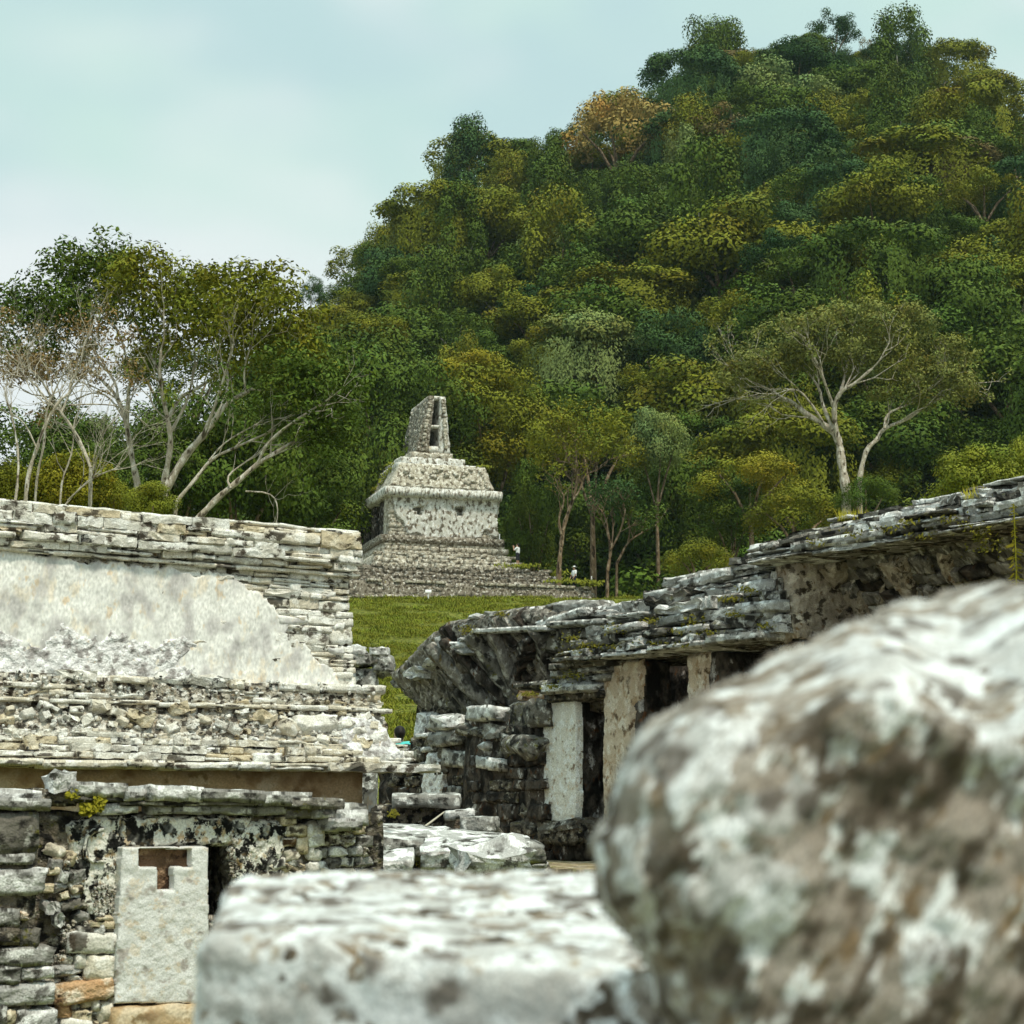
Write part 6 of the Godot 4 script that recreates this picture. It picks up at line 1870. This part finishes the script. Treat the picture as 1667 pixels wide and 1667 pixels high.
func body_mesh(bones: Array, cell: float, grow := 0.0, soft := 0.03) -> ArrayMesh:
	# surface nets over a smooth union of tapered capsules: [a, b, radius at a, radius at b]
	var lo := Vector3(1e9, 1e9, 1e9)
	var hi := -lo
	for b in bones:
		var r := maxf(b[2], b[3]) + grow + cell * 2
		lo = lo.min(b[0] - Vector3.ONE * r).min(b[1] - Vector3.ONE * r)
		hi = hi.max(b[0] + Vector3.ONE * r).max(b[1] + Vector3.ONE * r)
	var n := Vector3i(((hi - lo) / cell).ceil()) + Vector3i.ONE
	var f := PackedFloat32Array()
	f.resize(n.x * n.y * n.z)
	f.fill(1.0)
	for b in bones:
		var a: Vector3 = b[0]
		var ab: Vector3 = b[1] - a
		var l2 := maxf(ab.length_squared(), 1e-9)
		var reach := Vector3.ONE * (maxf(b[2], b[3]) + grow + soft * 2 + cell)
		var i0 := Vector3i(((a.min(b[1]) - reach - lo) / cell).floor()).max(Vector3i.ZERO)
		var i1 := Vector3i(((a.max(b[1]) + reach - lo) / cell).ceil()).min(n - Vector3i.ONE)
		for k in range(i0.z, i1.z + 1):
			for j in range(i0.y, i1.y + 1):
				for i in range(i0.x, i1.x + 1):
					var p := lo + Vector3(i, j, k) * cell
					var t := clampf((p - a).dot(ab) / l2, 0, 1)
					var d: float = (p - a - ab * t).length() - lerpf(b[2], b[3], t) - grow
					var at_i := (k * n.y + j) * n.x + i
					var old := f[at_i]
					var h := clampf(0.5 + 0.5 * (old - d) / soft, 0, 1)
					f[at_i] = lerpf(old, d, h) - soft * h * (1 - h)
	var v := PackedVector3Array()
	var idx := PackedInt32Array()
	var which := {}
	var step := [1, n.x, n.x * n.y]
	for k in n.z - 1:
		for j in n.y - 1:
			for i in n.x - 1:
				var base := (k * n.y + j) * n.x + i
				var sum := Vector3.ZERO
				var c := 0
				for e in 12:
					var ax := e / 4
					var o1 := (e % 4) % 2
					var o2 := (e % 4) / 2
					var off := [0, 0, 0]
					off[(ax + 1) % 3] = o1
					off[(ax + 2) % 3] = o2
					var p0: int = base + off[0] + off[1] * step[1] + off[2] * step[2]
					var p1: int = p0 + step[ax]
					if (f[p0] < 0) != (f[p1] < 0):
						var q := Vector3(off[0], off[1], off[2])
						q[ax] += f[p0] / (f[p0] - f[p1])
						sum += q
						c += 1
				if c:
					which[base] = v.size()
					v.append(lo + (Vector3(i, j, k) + sum / c) * cell)
	for k in range(1, n.z - 1):
		for j in range(1, n.y - 1):
			for i in range(1, n.x - 1):
				var p := (k * n.y + j) * n.x + i
				for ax in 3:
					var inside := f[p] < 0
					if inside == (f[p + step[ax]] < 0): continue
					var s1: int = step[(ax + 1) % 3]
					var s2: int = step[(ax + 2) % 3]
					if not (which.has(p) and which.has(p - s1) and which.has(p - s1 - s2) and which.has(p - s2)): continue
					var q := [which[p], which[p - s1], which[p - s1 - s2], which[p - s2]]
					if inside: idx.append_array([q[0], q[2], q[1], q[0], q[3], q[2]])
					else: idx.append_array([q[0], q[1], q[2], q[0], q[2], q[3]])
	return make_mesh(v, idx)


func person(label: String, place: Vector3, turn: float, shirt: String, legs_bare: bool, raised: bool, hat := false) -> void:
	# a standing adult 1.68 m tall facing -z of its own frame, arms as given
	var o := thing("person", label, "person", Transform3D(Basis(Vector3.UP, turn), place))
	var hands := []
	for s in [-1.0, 1.0]:
		var sh := Vector3(0.17 * s, 1.38, 0)
		var el := Vector3(0.24 * s, 1.12, -0.06) if not raised else Vector3(0.24 * s, 1.2, -0.2)
		var wr := Vector3(0.20 * s, 0.92, -0.2) if not raised else Vector3(0.12 * s, 1.45, -0.3)
		hands.append([sh, el, wr, s])
	var skin := [[Vector3(0, 1.5, -0.01), Vector3(0, 1.61, -0.02), 0.085, 0.09], [Vector3(0, 1.53, -0.06), Vector3(0, 1.49, -0.05), 0.06, 0.045], [Vector3(0, 1.36, 0.0), Vector3(0, 1.5, 0), 0.055, 0.05], [Vector3(0, 1.56, -0.112), Vector3(0, 1.535, -0.122), 0.012, 0.016]]
	var torso := [[Vector3(-0.13, 1.36, 0), Vector3(0.13, 1.36, 0), 0.07, 0.07], [Vector3(0, 1.3, -0.01), Vector3(0, 1.08, 0), 0.13, 0.115], [Vector3(-0.05, 1.25, 0), Vector3(-0.04, 1.0, 0), 0.11, 0.10], [Vector3(0.05, 1.25, 0), Vector3(0.04, 1.0, 0), 0.11, 0.10]]
	var hips := [[Vector3(-0.06, 0.95, 0), Vector3(0.06, 0.95, 0), 0.115, 0.115]]
	var sleeves := []
	var legs := []
	for h in hands:
		var s: float = h[3]
		skin.append([h[0], h[1], 0.05, 0.038])
		skin.append([h[1], h[2], 0.037, 0.026])
		sleeves.append([h[0], h[0].lerp(h[1], 0.75), 0.055, 0.046])
		var dir: Vector3 = (h[2] - h[1]).normalized()
		var palm: Vector3 = h[2] + dir * 0.05
		skin.append([h[2], palm + dir * 0.03, 0.026, 0.03])
		for k in 4:
			var q: Vector3 = palm + dir * 0.04 + Vector3((k - 1.5) * 0.018, 0, 0)
			var mid: Vector3 = q + dir * (0.045 - absf(k - 1.4) * 0.006)
			skin.append([q, mid, 0.009, 0.0085])
			skin.append([mid, mid + dir * 0.025 + Vector3(0, 0, 0.018), 0.0085, 0.008])
		skin.append([palm - Vector3(s * 0.02, 0, 0), palm + dir * 0.03 - Vector3(s * 0.05, 0, 0.01), 0.012, 0.009])
		var hip := Vector3(0.085 * s, 0.92, 0)
		var knee := Vector3(0.09 * s, 0.49, -0.02 + 0.02 * s)
		var ankle := Vector3(0.09 * s, 0.08, 0.02 + 0.03 * s)
		legs.append([hip, hip.lerp(knee, 0.85), 0.09, 0.075])
		if not legs_bare: legs.append([knee, ankle, 0.06, 0.05])
		skin.append([hip, knee, 0.08, 0.055])
		skin.append([knee, ankle, 0.052, 0.036])
		skin.append([ankle, ankle + Vector3(0, -0.04, -0.13), 0.04, 0.035])
	obj("body", body_mesh(skin + torso + hips, 0.016), mats.skin, o)
	obj("shirt", body_mesh(torso + sleeves, 0.02, 0.018, 0.05), mats[shirt], o)
	obj("shorts" if legs_bare else "trousers", body_mesh(hips + legs, 0.02, 0.016, 0.04), mats.dark_cloth, o)
	obj("hair", body_mesh([[Vector3(0, 1.63, 0.015), Vector3(0, 1.6, 0.03), 0.098, 0.095], [Vector3(0, 1.58, 0.05), Vector3(0, 1.5, 0.05), 0.07, 0.05]], 0.016), mats.hair, o)
	if hat:
		var tb := Tubes.new()
		tb.add([Vector3(0, 1.66, 0), Vector3(0, 1.675, 0)], 0.2, 0.2, 14)
		tb.add([Vector3(0, 1.66, 0), Vector3(0, 1.76, 0)], 0.105, 0.085, 14)
		obj("hat", make_mesh(tb.v, tb.idx), mats.white_cloth, o)


func build_people() -> void:
	var t := temple_frame()
	var p := t * hit(t, 843, 923, 3.4)
	person("person in white shirt and dark shorts standing on the temple terrace, arms raised to face", p, 1.2, "white_cloth", true, true)
	p = t * (hit(t, 935, 947, 6.2) - Vector3(0, 0.62, 0))
	person("person in white with pale hat at the right end of the temple terrace", p, 2.2, "white_cloth", false, false, true)
	p = at(649, 1326, 33.6)
	p.y = at(649, 1182, 33.6).y - 1.72
	person("dark-haired person in turquoise shirt half hidden behind the pale house's eave", p, 0.4, "teal_cloth", false, false)
	tag(obj("standing_stone", rough_box(Vector3(1.6, p.y + 0.1, 1.4), Vector3i(8, 8, 8), 0.1, 0.06, 2.0, 401, null, false, 2), mats.black_core, null, Transform3D(Basis(), Vector3(p.x, (p.y - 0.05) * 0.5, p.z))), "low dark block of masonry under the person in turquoise", "masonry block")
